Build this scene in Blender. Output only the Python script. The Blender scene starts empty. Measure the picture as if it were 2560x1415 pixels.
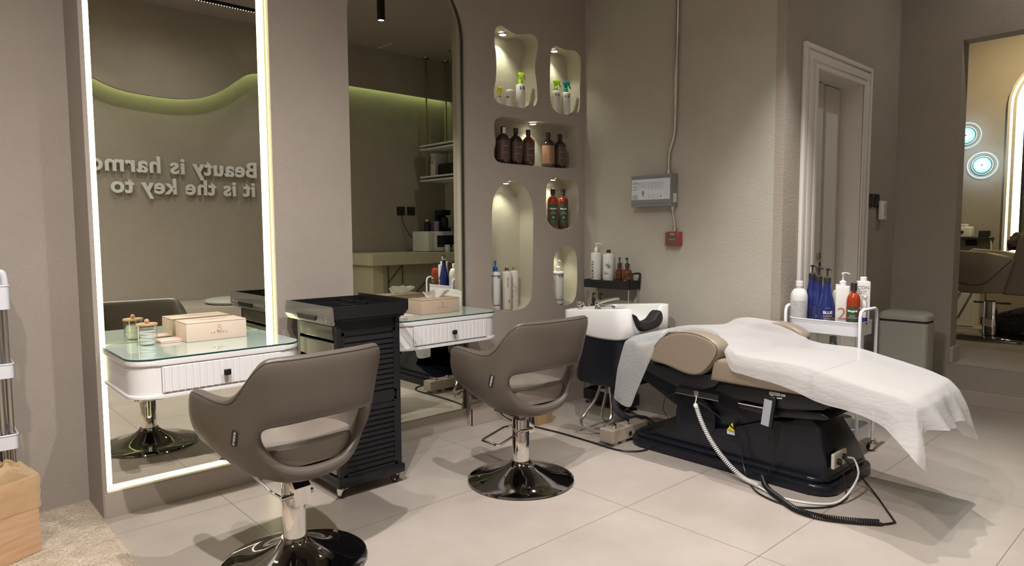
import bpy, bmesh, math, random
from mathutils import Vector, Matrix
random.seed(7)
PI = math.pi
SC = bpy.context.scene
COL = SC.collection

# ------------------------------------------------------------------ camera, world, exposure
cam_d = bpy.data.cameras.new('camera')
cam_d.sensor_width = 36.0
cam_d.lens = 36.0 * 1684 / 2560
cam_d.clip_start = 0.05
cam = bpy.data.objects.new('camera', cam_d)
COL.objects.link(cam)
Rw = ((0.73657, -0.05504, 0.67412), (-0.67634, -0.05214, 0.73474), (-0.00529, -0.99712, -0.07563))
m = Matrix(((Rw[0][0], -Rw[0][1], -Rw[0][2]), (Rw[1][0], -Rw[1][1], -Rw[1][2]), (Rw[2][0], -Rw[2][1], -Rw[2][2]))).to_4x4()
m.translation = (0, 0, 1.17)
cam.matrix_world = m
SC.camera = cam
wd = bpy.data.worlds.new('world')
SC.world = wd
wd.use_nodes = True
wd.node_tree.nodes['Background'].inputs[0].default_value = (0.9, 0.93, 1.0, 1)
wd.node_tree.nodes['Background'].inputs[1].default_value = 0.25
SC.view_settings.view_transform = 'Standard'
SC.view_settings.look = 'None'
SC.view_settings.exposure = 0.23
SC.view_settings.gamma = 1.0
SC.view_settings.use_curve_mapping = False

CEIL = 3.42
SPOT_POS = [(3.15, 1.25), (1.34, 1.12), (0.36, 1.17)]
SPOT_W = [225, 160, 230]

def lamp(name, kind, loc, energy, color=(1, 1, 1), target=None, **kw):
    d = bpy.data.lights.new(name, kind)
    d.energy = energy
    d.color = color
    for k, v in kw.items():
        setattr(d, k, v)
    o = bpy.data.objects.new(name, d)
    COL.objects.link(o)
    o.location = loc
    if target is not None:
        o.rotation_euler = (Vector(target) - Vector(loc)).to_track_quat('-Z', 'Y').to_euler()
    return o

# ceiling spots: the bulbs inside the hanging cylinders and of the recessed downlights, the last three added as ambient fill
for (x, y), w, sz in zip(SPOT_POS, SPOT_W, (1.15, 2.3, 2.75)):
    lamp('spot_bulb', 'SPOT', (x, y, 2.955), w, (1.0, 0.95, 0.92), (x, y + 0.15, 0), spot_size=sz, spot_blend=0.9, shadow_soft_size=0.02)
DOWN = [(1.25, -0.45, 26, 1.1, (1.3, -1.1, 1.3)), (3.25, -0.45, 26, 1.1, (3.25, -1.1, 1.4)), (-0.4, 0.9, 170, 2.85, (-0.4, 0.9, 0)), (1.9, 0.0, 48, 2.85, (1.9, 0.0, 0)), (4.9, 0.55, 26, 2.7, (4.9, 0.55, 0))]
for x, y, w, sz, tg in DOWN:
    lamp('downlight_bulb', 'SPOT', (x, y, CEIL - 0.03), w, (1.0, 0.945, 0.89), tg, spot_size=sz, spot_blend=1.0, shadow_soft_size=0.035)

# ------------------------------------------------------------------ materials
def _new(name):
    mt = bpy.data.materials.new(name)
    mt.use_nodes = True
    nt = mt.node_tree
    return mt, nt, nt.nodes['Principled BSDF']

def S(c):   # sRGB 0-255 -> linear
    return tuple(((v / 255) / 12.92 if v / 255 <= 0.04045 else ((v / 255 + 0.055) / 1.055) ** 2.4) for v in c)

def mat(name, col, rough=0.5, metal=0.0, emit=0.0, ecol=None, coat=0.0, spec=0.5, bump=0.0, bscale=60.0, var=0.0, vscale=6.0, trans=0.0, ior=1.45, alpha=1.0, vcol=None):
    mt, nt, b = _new(name)
    b.inputs['Base Color'].default_value = (*col, 1)
    b.inputs['Roughness'].default_value = rough
    b.inputs['Metallic'].default_value = metal
    b.inputs['Coat Weight'].default_value = coat
    b.inputs['Specular IOR Level'].default_value = spec
    b.inputs['Transmission Weight'].default_value = trans
    b.inputs['IOR'].default_value = ior
    b.inputs['Alpha'].default_value = alpha
    if emit:
        b.inputs['Emission Color'].default_value = (*(ecol or col), 1)
        b.inputs['Emission Strength'].default_value = emit
    if bump or var:
        tc = nt.nodes.new('ShaderNodeTexCoord')
    if bump:
        n = nt.nodes.new('ShaderNodeTexNoise')
        n.inputs['Scale'].default_value = bscale
        n.inputs['Detail'].default_value = 4
        bp = nt.nodes.new('ShaderNodeBump')
        bp.inputs['Strength'].default_value = bump
        bp.inputs['Distance'].default_value = 0.01
        nt.links.new(tc.outputs['Object'], n.inputs['Vector'])
        nt.links.new(n.outputs['Fac'], bp.inputs['Height'])
        nt.links.new(bp.outputs['Normal'], b.inputs['Normal'])
    if var:
        n2 = nt.nodes.new('ShaderNodeTexNoise')
        n2.inputs['Scale'].default_value = vscale
        n2.inputs['Detail'].default_value = 6
        n2.inputs['Roughness'].default_value = 0.65
        r = nt.nodes.new('ShaderNodeValToRGB')
        c2 = vcol or tuple(min(1, c * (1 + var)) for c in col)
        r.color_ramp.elements[0].position = 0.35
        r.color_ramp.elements[1].position = 0.68
        r.color_ramp.elements[0].color = (*[c * (1 - (0 if vcol else var)) for c in col], 1)
        r.color_ramp.elements[1].color = (*c2, 1)
        nt.links.new(tc.outputs['Object'], n2.inputs['Vector'])
        nt.links.new(n2.outputs['Fac'], r.inputs['Fac'])
        nt.links.new(r.outputs['Color'], b.inputs['Base Color'])
    return mt

M = {}
M['plaster'] = mat('taupe plaster', (0.40, 0.348, 0.302), 0.85, bump=0.5, bscale=300, var=0.035, vscale=3)
M['plaster_r'] = mat('mottled plaster', (0.41, 0.366, 0.315), 0.85, bump=0.12, bscale=90, var=0.06, vscale=2.6, vcol=(0.43, 0.415, 0.355))
M['plaster_n'] = mat('pebbled niche plaster', (0.52, 0.475, 0.37), 0.9, bump=0.7, bscale=260)
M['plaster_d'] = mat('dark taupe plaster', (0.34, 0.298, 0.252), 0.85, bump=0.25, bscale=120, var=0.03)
M['ceil'] = mat('ceiling paint', (0.33, 0.29, 0.25), 0.9, bump=0.1, bscale=40)
M['white'] = mat('white lacquer', (0.72, 0.71, 0.71), 0.35, coat=0.2)
M['doorwhite'] = mat('door paint', (0.68, 0.64, 0.59), 0.4)
M['chrome'] = mat('chrome', (0.78, 0.76, 0.74), 0.06, 1.0)
M['steel'] = mat('brushed steel', (0.6, 0.58, 0.55), 0.25, 1.0)
M['darkchrome'] = mat('dark chrome', (0.30, 0.29, 0.285), 0.05, 1.0)
M['brass'] = mat('brass', (0.42, 0.30, 0.13), 0.3, 1.0)
M['leather'] = mat('taupe leather', (0.100, 0.082, 0.067), 0.38, bump=0.06, bscale=300)
M['seatleather'] = mat('light taupe seat leather', (0.20, 0.166, 0.142), 0.40, bump=0.05, bscale=300)
M['beige'] = mat('beige leather', (0.25, 0.203, 0.152), 0.42, bump=0.05, bscale=300)
M['piping'] = mat('seam piping', (0.045, 0.036, 0.03), 0.5)
M['black'] = mat('black plastic', (0.009, 0.009, 0.011), 0.38)
M['blackgloss'] = mat('black gloss shell', (0.007, 0.008, 0.014), 0.30)
M['blackmatte'] = mat('black rubber', (0.010, 0.010, 0.011), 0.6)
M['smoke'] = mat('smoked drawer front', (0.16, 0.15, 0.115), 0.18, coat=0.5)
M['smokerim'] = mat('translucent grey rim', (0.13, 0.125, 0.11), 0.2, coat=0.4)
M['porcelain'] = mat('porcelain', (0.80, 0.80, 0.80), 0.08, coat=0.6)
M['wplastic'] = mat('white plastic', (0.72, 0.72, 0.71), 0.35)
M['wcan'] = mat('white bottle', (0.66, 0.64, 0.62), 0.3)
M['bingrey'] = mat('shaded bin grey', (0.36, 0.35, 0.31), 0.35)  # darkened for the shade of the corner where the bin stands
M['greycan'] = mat('grey metal paint', (0.62, 0.58, 0.50), 0.35)
M['trolleyw'] = mat('white powder coat', (0.70, 0.71, 0.76), 0.35)
M['gold'] = mat('soft gold print', (0.55, 0.42, 0.2), 0.4, 0.5)
M['ink'] = mat('black ink', (0.02, 0.02, 0.02), 0.6)
M['whiteink'] = mat('white ink', (0.75, 0.75, 0.75), 0.5)
M['greyink'] = mat('grey ink', (0.25, 0.24, 0.23), 0.6)
M['tan'] = mat('tan ink', (0.36, 0.20, 0.12), 0.5)
M['bluebot'] = mat('blue pearl bottle', (0.018, 0.030, 0.16), 0.25, metal=0.35, coat=0.5)
M['bluecap'] = mat('blue pump plastic', (0.01, 0.08, 0.33), 0.35)
M['lime'] = mat('lime plastic', (0.38, 0.62, 0.02), 0.35)
M['teal'] = mat('teal plastic', (0.0, 0.20, 0.17), 0.35)
M['yellow'] = mat('yellow plastic', (0.80, 0.62, 0.0), 0.35)
M['brownbot'] = mat('dark brown bottle', (0.030, 0.014, 0.008), 0.12, coat=0.5)
M['brownlab'] = mat('brown label', (0.085, 0.050, 0.040), 0.35)
M['litlab'] = mat('lit brown label', (0.30, 0.17, 0.10), 0.3, metal=0.3)  # brighter copper copy of the brown label, light put into the colour
M['amber'] = mat('amber glass', (0.085, 0.028, 0.006), 0.06, coat=0.6)
M['redbot'] = mat('red amber bottle', (0.30, 0.035, 0.008), 0.1, coat=0.5)
M['greenlab'] = mat('green label', (0.035, 0.065, 0.03), 0.5)
M['tissue'] = mat('cream leatherette', (0.66, 0.53, 0.43), 0.45, bump=0.05, bscale=200)
M['tissuedark'] = mat('tan leatherette', (0.46, 0.345, 0.255), 0.45)
M['pink'] = mat('blush leatherette', (0.68, 0.53, 0.45), 0.45)
M['wood'] = mat('light wood lid', (0.52, 0.33, 0.18), 0.5, var=0.1, vscale=20)
M['cotton'] = mat('cotton', (0.82, 0.82, 0.80), 0.9)
M['navy'] = mat('navy print', (0.03, 0.02, 0.17), 0.5)
M['counter'] = mat('cream counter', (0.55, 0.50, 0.36), 0.4)
M['counterlow'] = mat('counter front panel', (0.34, 0.30, 0.21), 0.5)
M['redbox'] = mat('red call point', (0.27, 0.045, 0.05), 0.4)
M['glassedge'] = mat('dark green glass edge', (0.01, 0.06, 0.045), 0.15)
M['panelgrey'] = mat('panel grey', (0.20, 0.205, 0.20), 0.45)
M['panelface'] = mat('panel label sheet', (0.56, 0.60, 0.66), 0.4)
M['purple'] = mat('lilac cup', (0.24, 0.2, 0.36), 0.5)
M['tile'] = None
M['tilebase'] = mat('skirting tile', (0.40, 0.345, 0.295), 0.35, var=0.05, vscale=3)
M['led'] = mat('led diffuser', (1, 1, 0.8), 0.5, emit=4.2, ecol=(1.0, 0.95, 0.62))
M['ledgreen'] = mat('cove led', (0.8, 1, 0.5), 0.5, emit=6.5, ecol=(0.80, 1.0, 0.42))
M['lampglow'] = mat('lamp lens', (1, 1, 0.9), 0.5, emit=14.0, ecol=(1.0, 0.98, 0.85))
M['dots'] = mat('led dots', (1, 1, 1), 0.5, emit=1.2, ecol=(1, 1, .9))
M['ledwhite'] = mat('warm white led', (1, 1, 0.9), 0.5, emit=3.5, ecol=(1.0, 0.95, 0.70))
M['crystal'] = mat('projected crystal light', (0.2, 0.7, 0.8), 0.3, emit=0.9, ecol=(0.25, 0.80, 0.85))
M['patternring'] = mat('projected light ring', (0.6, 0.9, 1), 0.3, emit=0.7, ecol=(0.5, 0.9, 1.0))
M['mirror'] = mat('mirror glass', (0.74, 0.76, 0.66), 0.0, 1.0)
M['mirrorclear'] = mat('clear mirror glass', (0.80, 0.81, 0.72), 0.0, 1.0)
M['darkframe'] = mat('dark mirror frame', (0.06, 0.055, 0.05), 0.4, 0.6)
M['yellowlab'] = mat('warning yellow', (0.75, 0.62, 0.02), 0.5)
M['greyhose'] = mat('grey hose', (0.04, 0.045, 0.055), 0.45)
M['fur'] = mat('brown fur throw', (0.055, 0.04, 0.035), 0.95, bump=1.0, bscale=90, var=0.5, vscale=30)
M['card'] = mat('cardboard', (0.33, 0.21, 0.10), 0.8)
M['remoteface'] = mat('remote face', (0.34, 0.36, 0.40), 0.4)
M['paper'] = mat('paper label', (0.55, 0.55, 0.56), 0.6)
M['red'] = mat('red enamel', (0.25, 0.01, 0.02), 0.3)
M['hair'] = mat('printed portrait brown', (0.20, 0.10, 0.05), 0.4, var=0.5, vscale=60)

def glassmat(name, tint, fr=1.45, rough=0.0):
    mt, nt, b = _new(name)
    out = nt.nodes['Material Output']
    nt.nodes.remove(b)
    t = nt.nodes.new('ShaderNodeBsdfTransparent')
    t.inputs[0].default_value = (*tint, 1)
    g = nt.nodes.new('ShaderNodeBsdfGlossy')
    g.inputs['Roughness'].default_value = rough
    lw = nt.nodes.new('ShaderNodeLayerWeight')
    lw.inputs[0].default_value = 0.5
    pw = nt.nodes.new('ShaderNodeMath'); pw.operation = 'POWER'; pw.inputs[1].default_value = 3.0
    nt.links.new(lw.outputs['Facing'], pw.inputs[0])
    f = nt.nodes.new('ShaderNodeMath'); f.operation = 'MULTIPLY_ADD'; f.inputs[1].default_value = fr; f.inputs[2].default_value = 0.05
    nt.links.new(pw.outputs[0], f.inputs[0])
    mx = nt.nodes.new('ShaderNodeMixShader')
    nt.links.new(f.outputs[0], mx.inputs[0])
    nt.links.new(t.outputs[0], mx.inputs[1])
    nt.links.new(g.outputs[0], mx.inputs[2])
    nt.links.new(mx.outputs[0], out.inputs[0])
    return mt
M['glass'] = mat('pale green table glass', (0.50, 0.62, 0.57), 0.02, spec=0.9, coat=0.6)
M['clear'] = glassmat('clear acrylic', (0.95, 0.96, 0.95), 0.5)
M['bag'] = None

def clothmat(name, col, see, bump=0.5, scale=40, transl=0.35):
    mt, nt, b = _new(name)
    out = nt.nodes['Material Output']
    nt.nodes.remove(b)
    tc = nt.nodes.new('ShaderNodeTexCoord')
    mp = nt.nodes.new('ShaderNodeMapping')
    mp.inputs['Scale'].default_value = (1.0, 0.35, 1.0)
    n = nt.nodes.new('ShaderNodeTexNoise')
    n.inputs['Scale'].default_value = scale
    n.inputs['Detail'].default_value = 8
    bp = nt.nodes.new('ShaderNodeBump')
    bp.inputs['Strength'].default_value = bump
    bp.inputs['Distance'].default_value = 0.008
    d = nt.nodes.new('ShaderNodeBsdfDiffuse')
    d.inputs[0].default_value = (*col, 1)
    tl = nt.nodes.new('ShaderNodeBsdfTranslucent')
    tl.inputs[0].default_value = (*col, 1)
    m1 = nt.nodes.new('ShaderNodeMixShader')
    m1.inputs[0].default_value = transl
    tr = nt.nodes.new('ShaderNodeBsdfTransparent')
    m2 = nt.nodes.new('ShaderNodeMixShader')
    m2.inputs[0].default_value = see
    L = nt.links.new
    L(tc.outputs['Object'], mp.inputs[0]); L(mp.outputs[0], n.inputs['Vector']); L(n.outputs['Fac'], bp.inputs['Height'])
    L(bp.outputs[0], d.inputs['Normal'])
    L(d.outputs[0], m1.inputs[1]); L(tl.outputs[0], m1.inputs[2])
    L(m1.outputs[0], m2.inputs[1]); L(tr.outputs[0], m2.inputs[2])
    L(m2.outputs[0], out.inputs[0])
    return mt
M['sheet'] = clothmat('nonwoven sheet', (0.76, 0.76, 0.77), 0.42, bump=0.35, scale=90, transl=0.3)
M['bag'] = clothmat('yellowish bin bag', (0.78, 0.60, 0.36), 0.5, bump=1.0, scale=14)
M['tissuepaper'] = clothmat('tissue paper', (0.85, 0.83, 0.80), 0.1)

def tilemat():
    mt, nt, b = _new('floor tile')
    L = nt.links.new
    g = nt.nodes.new('ShaderNodeNewGeometry')
    sp = nt.nodes.new('ShaderNodeSeparateXYZ')
    L(g.outputs['Position'], sp.inputs[0])
    def line(sock, x0, step, w):
        a = nt.nodes.new('ShaderNodeMath'); a.operation = 'SUBTRACT'; L(sock, a.inputs[0]); a.inputs[1].default_value = x0 - 100 * step
        mo = nt.nodes.new('ShaderNodeMath'); mo.operation = 'MODULO'; L(a.outputs[0], mo.inputs[0]); mo.inputs[1].default_value = step
        s = nt.nodes.new('ShaderNodeMath'); s.operation = 'SUBTRACT'; L(mo.outputs[0], s.inputs[0]); s.inputs[1].default_value = w
        lt = nt.nodes.new('ShaderNodeMath'); lt.operation = 'LESS_THAN'; L(s.outputs[0], lt.inputs[0]); lt.inputs[1].default_value = w
        return lt.outputs[0]
    a = line(sp.outputs['X'], 2.237, 1.215, 0.0014)
    c = line(sp.outputs['Y'], 1.727, 0.598, 0.0014)
    mx = nt.nodes.new('ShaderNodeMath'); mx.operation = 'MAXIMUM'; L(a, mx.inputs[0]); L(c, mx.inputs[1])
    n = nt.nodes.new('ShaderNodeTexNoise'); n.inputs['Scale'].default_value = 2.2; n.inputs['Detail'].default_value = 8; n.inputs['Roughness'].default_value = 0.6
    L(g.outputs['Position'], n.inputs['Vector'])
    r = nt.nodes.new('ShaderNodeValToRGB')
    r.color_ramp.elements[0].position = 0.35; r.color_ramp.elements[1].position = 0.7
    r.color_ramp.elements[0].color = (0.35, 0.303, 0.268, 1)
    r.color_ramp.elements[1].color = (0.43, 0.378, 0.338, 1)
    L(n.outputs['Fac'], r.inputs[0])
    mc = nt.nodes.new('ShaderNodeMixRGB'); L(mx.outputs[0], mc.inputs[0]); L(r.outputs[0], mc.inputs[1]); mc.inputs[2].default_value = (0.15, 0.12, 0.095, 1)
    L(mc.outputs[0], b.inputs['Base Color'])
    b.inputs['Roughness'].default_value = 0.33
    b.inputs['Specular IOR Level'].default_value = 0.35
    return mt
M['tile'] = tilemat()

def woodmat():
    mt, nt, b = _new('bamboo board')
    L = nt.links.new
    tc = nt.nodes.new('ShaderNodeTexCoord'); mp = nt.nodes.new('ShaderNodeMapping'); mp.inputs['Scale'].default_value = (2.2, 8, 26)
    n = nt.nodes.new('ShaderNodeTexNoise'); n.inputs['Scale'].default_value = 2.0; n.inputs['Detail'].default_value = 5
    r = nt.nodes.new('ShaderNodeValToRGB')
    r.color_ramp.elements[0].color = (0.46, 0.27, 0.145, 1); r.color_ramp.elements[1].color = (0.60, 0.39, 0.24, 1)
    r.color_ramp.elements[0].position = 0.3; r.color_ramp.elements[1].position = 0.7
    L(tc.outputs['Object'], mp.inputs[0]); L(mp.outputs[0], n.inputs['Vector']); L(n.outputs['Fac'], r.inputs[0]); L(r.outputs[0], b.inputs['Base Color'])
    b.inputs['Roughness'].default_value = 0.45
    return mt
M['bamboo'] = woodmat()

def rugmat():
    mt, nt, b = _new('looped rug')
    L = nt.links.new
    g = nt.nodes.new('ShaderNodeNewGeometry')
    n = nt.nodes.new('ShaderNodeTexNoise'); n.inputs['Scale'].default_value = 130; n.inputs['Detail'].default_value = 3
    n2 = nt.nodes.new('ShaderNodeTexNoise'); n2.inputs['Scale'].default_value = 14; n2.inputs['Detail'].default_value = 5
    L(g.outputs['Position'], n.inputs['Vector']); L(g.outputs['Position'], n2.inputs['Vector'])
    r = nt.nodes.new('ShaderNodeValToRGB'); r.color_ramp.elements[0].position = 0.3; r.color_ramp.elements[1].position = 0.72
    r.color_ramp.elements[0].color = (0.46, 0.36, 0.26, 1); r.color_ramp.elements[1].color = (0.85, 0.73, 0.58, 1)
    ad = nt.nodes.new('ShaderNodeMath'); ad.operation = 'ADD'; L(n.outputs['Fac'], ad.inputs[0]); L(n2.outputs['Fac'], ad.inputs[1])
    hf = nt.nodes.new('ShaderNodeMath'); hf.operation = 'MULTIPLY'; L(ad.outputs[0], hf.inputs[0]); hf.inputs[1].default_value = 0.5
    L(hf.outputs[0], r.inputs[0]); L(r.outputs[0], b.inputs['Base Color'])
    bp = nt.nodes.new('ShaderNodeBump'); bp.inputs['Strength'].default_value = 1.0; bp.inputs['Distance'].default_value = 0.02
    L(n.outputs['Fac'], bp.inputs['Height']); L(bp.outputs[0], b.inputs['Normal'])
    b.inputs['Roughness'].default_value = 0.95
    return mt
M['rug'] = rugmat()

# ------------------------------------------------------------------ mesh helpers
class MB:
    def __init__(s):
        s.bm = bmesh.new()
    def _grab(s, geom_verts, mtx=None):
        if mtx is not None:
            bmesh.ops.transform(s.bm, matrix=mtx, verts=geom_verts)
    def box(s, x0, x1, y0, y1, z0, z1, bev=0.0, seg=2, mtx=None):
        r = bmesh.ops.create_cube(s.bm, size=1.0)
        vs = r['verts']
        bmesh.ops.transform(s.bm, matrix=Matrix.Translation(((x0 + x1) / 2, (y0 + y1) / 2, (z0 + z1) / 2)) @ Matrix.Diagonal((x1 - x0, y1 - y0, z1 - z0, 1)), verts=vs)
        if bev > 0:
            es = list({e for v in vs for e in v.link_edges})
            rb = bmesh.ops.bevel(s.bm, geom=es, offset=bev, segments=seg, profile=0.5, affect='EDGES')
            vs = list({v for f in rb['faces'] for v in f.verts} | {v for v in vs if v.is_valid})
        if mtx is not None:
            bmesh.ops.transform(s.bm, matrix=mtx, verts=vs)
        return s
    def lathe(s, prof, c=(0, 0, 0), seg=32, mtx=None, cap=True):
        rings = []
        bm = s.bm
        vs_all = []
        for r, z in prof:
            if r < 1e-6:
                v = bm.verts.new((c[0], c[1], c[2] + z)); rings.append([v]); vs_all.append(v)
            else:
                ring = [bm.verts.new((c[0] + r * math.cos(2 * PI * i / seg), c[1] + r * math.sin(2 * PI * i / seg), c[2] + z)) for i in range(seg)]
                rings.append(ring); vs_all += ring
        for a, b in zip(rings, rings[1:]):
            for i in range(seg):
                j = (i + 1) % seg
                if len(a) == 1 and len(b) == 1: continue
                if len(a) == 1: bm.faces.new((a[0], b[j], b[i]))
                elif len(b) == 1: bm.faces.new((a[i], a[j], b[0]))
                else: bm.faces.new((a[i], a[j], b[j], b[i]))
        if cap:
            if len(rings[0]) > 1: bm.faces.new(list(reversed(rings[0])))
            if len(rings[-1]) > 1: bm.faces.new(rings[-1])
        if mtx is not None:
            bmesh.ops.transform(bm, matrix=mtx, verts=vs_all)
        return s
    def cyl(s, p0, p1, r, r1=None, seg=16):
        p0, p1 = Vector(p0), Vector(p1)
        d = p1 - p0
        q = d.to_track_quat('Z', 'Y').to_matrix().to_4x4()
        s.lathe([(r, 0), (r1 if r1 is not None else r, d.length)], seg=seg, mtx=Matrix.Translation(p0) @ q)
        return s
    def tube(s, pts, r, seg=10, closed=False, smooth_n=0, rfun=None):
        P = [Vector(p) for p in pts]
        if smooth_n:
            P = spline(P, smooth_n, closed)
        n = len(P)
        bm = s.bm
        rings = []
        up = None
        for i, p in enumerate(P):
            if closed: t = P[(i + 1) % n] - P[i - 1]
            else: t = P[min(i + 1, n - 1)] - P[max(i - 1, 0)]
            t.normalize()
            if up is None:
                up = t.orthogonal().normalized()
            else:
                up = (up - t * up.dot(t))
                up = up.normalized() if up.length > 1e-6 else t.orthogonal().normalized()
            bn = t.cross(up)
            rr = rfun(i / (n - 1)) if rfun else r
            rings.append([bm.verts.new(p + (up * math.cos(2 * PI * k / seg) + bn * math.sin(2 * PI * k / seg)) * rr) for k in range(seg)])
        m_ = n if closed else n - 1
        for i in range(m_):
            a, b = rings[i], rings[(i + 1) % n]
            for k in range(seg):
                j = (k + 1) % seg
                bm.faces.new((a[k], a[j], b[j], b[k]))
        if not closed:
            bm.faces.new(list(reversed(rings[0]))); bm.faces.new(rings[-1])
        return s
    def prism(s, pts, axis, a0, a1, bev=0.0, seg=2, mtx=None):
        """extrude a 2D polygon; axis 'x': pts are (y,z); 'y': (x,z); 'z': (x,y)"""
        def mk(p, a):
            return {'x': (a, p[0], p[1]), 'y': (p[0], a, p[1]), 'z': (p[0], p[1], a)}[axis]
        bm = s.bm
        A = [bm.verts.new(mk(p, a0)) for p in pts]
        B = [bm.verts.new(mk(p, a1)) for p in pts]
        n = len(pts)
        fs = [bm.faces.new(A), bm.faces.new(list(reversed(B)))]
        for i in range(n):
            j = (i + 1) % n
            fs.append(bm.faces.new((A[j], A[i], B[i], B[j])))
        vs = A + B
        if bev > 0:
            es = list(fs[0].edges) + list(fs[1].edges)
            rb = bmesh.ops.bevel(bm, geom=es, offset=bev, segments=seg, profile=0.5, affect='EDGES')
            vs = list({v for f in rb['faces'] for v in f.verts} | {v for v in vs if v.is_valid})
        if mtx is not None:
            bmesh.ops.transform(bm, matrix=mtx, verts=vs)
        return s
    def sphere(s, c, r, seg=16, sc=(1, 1, 1)):
        bmesh.ops.create_uvsphere(s.bm, u_segments=seg, v_segments=max(8, seg // 2), radius=r, matrix=Matrix.Translation(c) @ Matrix.Diagonal((*sc, 1)))
        return s
    def quad(s, a, b, c, d):
        s.bm.faces.new([s.bm.verts.new(p) for p in (a, b, c, d)])
        return s
    def mesh(s, me, mtx):
        n0 = len(s.bm.verts)
        s.bm.from_mesh(me)
        s.bm.verts.ensure_lookup_table()
        bmesh.ops.transform(s.bm, matrix=mtx, verts=s.bm.verts[n0:])
        return s

def spline(P, n, closed=False):
    out = []
    N = len(P)
    rng = N if closed else N - 1
    for i in range(rng):
        p0 = P[(i - 1) % N] if (closed or i > 0) else P[0] * 2 - P[1]
        p1 = P[i]; p2 = P[(i + 1) % N]
        p3 = P[(i + 2) % N] if (closed or i + 2 < N) else P[-1] * 2 - P[-2]
        for k in range(n):
            t = k / n
            out.append(0.5 * ((2 * p1) + (p2 - p0) * t + (2 * p0 - 5 * p1 + 4 * p2 - p3) * t * t + (3 * p1 - p0 - 3 * p2 + p3) * t ** 3))
    if not closed:
        out.append(P[-1].copy())
    return out

def tag(o, label=None, cat=None, group=None, kind=None):
    if label: o['label'] = label
    if cat: o['category'] = cat
    if group: o['group'] = group
    if kind: o['kind'] = kind
    return o

def thing(name, label, cat, loc=(0, 0, 0), rz=0.0, group=None):
    o = bpy.data.objects.new(name, None)
    COL.objects.link(o)
    o.empty_display_size = 0.05
    o.location = loc
    o.rotation_euler = (0, 0, rz)
    return tag(o, label, cat, group)

def obj(name, mb, material, parent=None, smooth=True, subsurf=0, solid=0.0, soff=-1, label=None, cat=None, group=None, kind=None, normals=True, angle=40):
    bm = mb.bm if isinstance(mb, MB) else mb
    if normals:
        bmesh.ops.recalc_face_normals(bm, faces=bm.faces)
    me = bpy.data.meshes.new(name)
    bm.to_mesh(me)
    bm.free()
    me.materials.append(material)
    if smooth:
        for p in me.polygons: p.use_smooth = True
        if not subsurf:
            me.set_sharp_from_angle(angle=math.radians(angle))
    o = bpy.data.objects.new(name, me)
    COL.objects.link(o)
    if solid:
        md = o.modifiers.new('solid', 'SOLIDIFY'); md.thickness = solid; md.offset = soff
    if subsurf:
        md = o.modifiers.new('sub', 'SUBSURF'); md.levels = subsurf; md.render_levels = subsurf
    if parent is not None: o.parent = parent
    return tag(o, label, cat, group, kind)

def copy_thing(root, loc, rz, label, group=None):
    r = root.copy(); COL.objects.link(r); r.location = loc; r.rotation_euler = (0, 0, rz); r['label'] = label
    if group: r['group'] = group
    for ch in list(root.children):
        c = ch.copy(); COL.objects.link(c); c.parent = r
        for g in list(ch.children):
            d = g.copy(); COL.objects.link(d); d.parent = c
    return r

_tc = {}
def text_mesh(txt, size, ext=0.0, align='CENTER', spacing=1.0, bold=0.0, lines=1.0):
    k = (txt, size, ext, align, spacing, bold, lines)
    if k in _tc: return _tc[k]
    cu = bpy.data.curves.new('t', 'FONT')
    cu.body = txt; cu.size = size; cu.extrude = ext; cu.align_x = align; cu.space_character = spacing; cu.offset = bold; cu.space_line = lines
    cu.resolution_u = 4
    o = bpy.data.objects.new('t', cu)
    COL.objects.link(o)
    dg = bpy.context.evaluated_depsgraph_get()
    me = bpy.data.meshes.new_from_object(o.evaluated_get(dg))
    bpy.data.objects.remove(o)
    bpy.data.curves.remove(cu)
    _tc[k] = me
    return me

def frame_to(origin, xdir, ydir):
    x = Vector(xdir).normalized(); y = Vector(ydir); y = (y - x * y.dot(x)).normalized(); z = x.cross(y)
    m_ = Matrix((x, y, z)).transposed().to_4x4(); m_.translation = origin
    return m_

def flat_text(name, txt, size, origin, xdir, ydir, material, parent=None, **kw):
    tk = {k: kw.pop(k) for k in ('ext', 'align', 'spacing', 'bold', 'lines') if k in kw}
    mb = MB(); mb.mesh(text_mesh(txt, size, **tk), frame_to(origin, xdir, ydir))
    return obj(name, mb, material, parent, smooth=False, normals=False, **kw)

def wrap_mesh(mb, me, r, ang, z, vertical=False):
    """bend a flat (x,y) mesh round a vertical cylinder of radius r, centred at angle ang, height z"""
    bm = mb.bm
    n0 = len(bm.verts)
    bm.from_mesh(me)
    bm.verts.ensure_lookup_table()
    for v in bm.verts[n0:]:
        x, y = (v.co.x, v.co.y) if not vertical else (-v.co.y, v.co.x)
        a = ang + x / r
        v.co = Vector((r * math.cos(a), r * math.sin(a), z + y))

def cyl_patch(mb, r, a0, a1, z0, z1, n=14):
    bm = mb.bm
    A = [bm.verts.new((r * math.cos(a0 + (a1 - a0) * i / n), r * math.sin(a0 + (a1 - a0) * i / n), z0)) for i in range(n + 1)]
    B = [bm.verts.new((v.co.x, v.co.y, z1)) for v in A]
    for i in range(n):
        bm.faces.new((A[i], A[i + 1], B[i + 1], B[i]))

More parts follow.
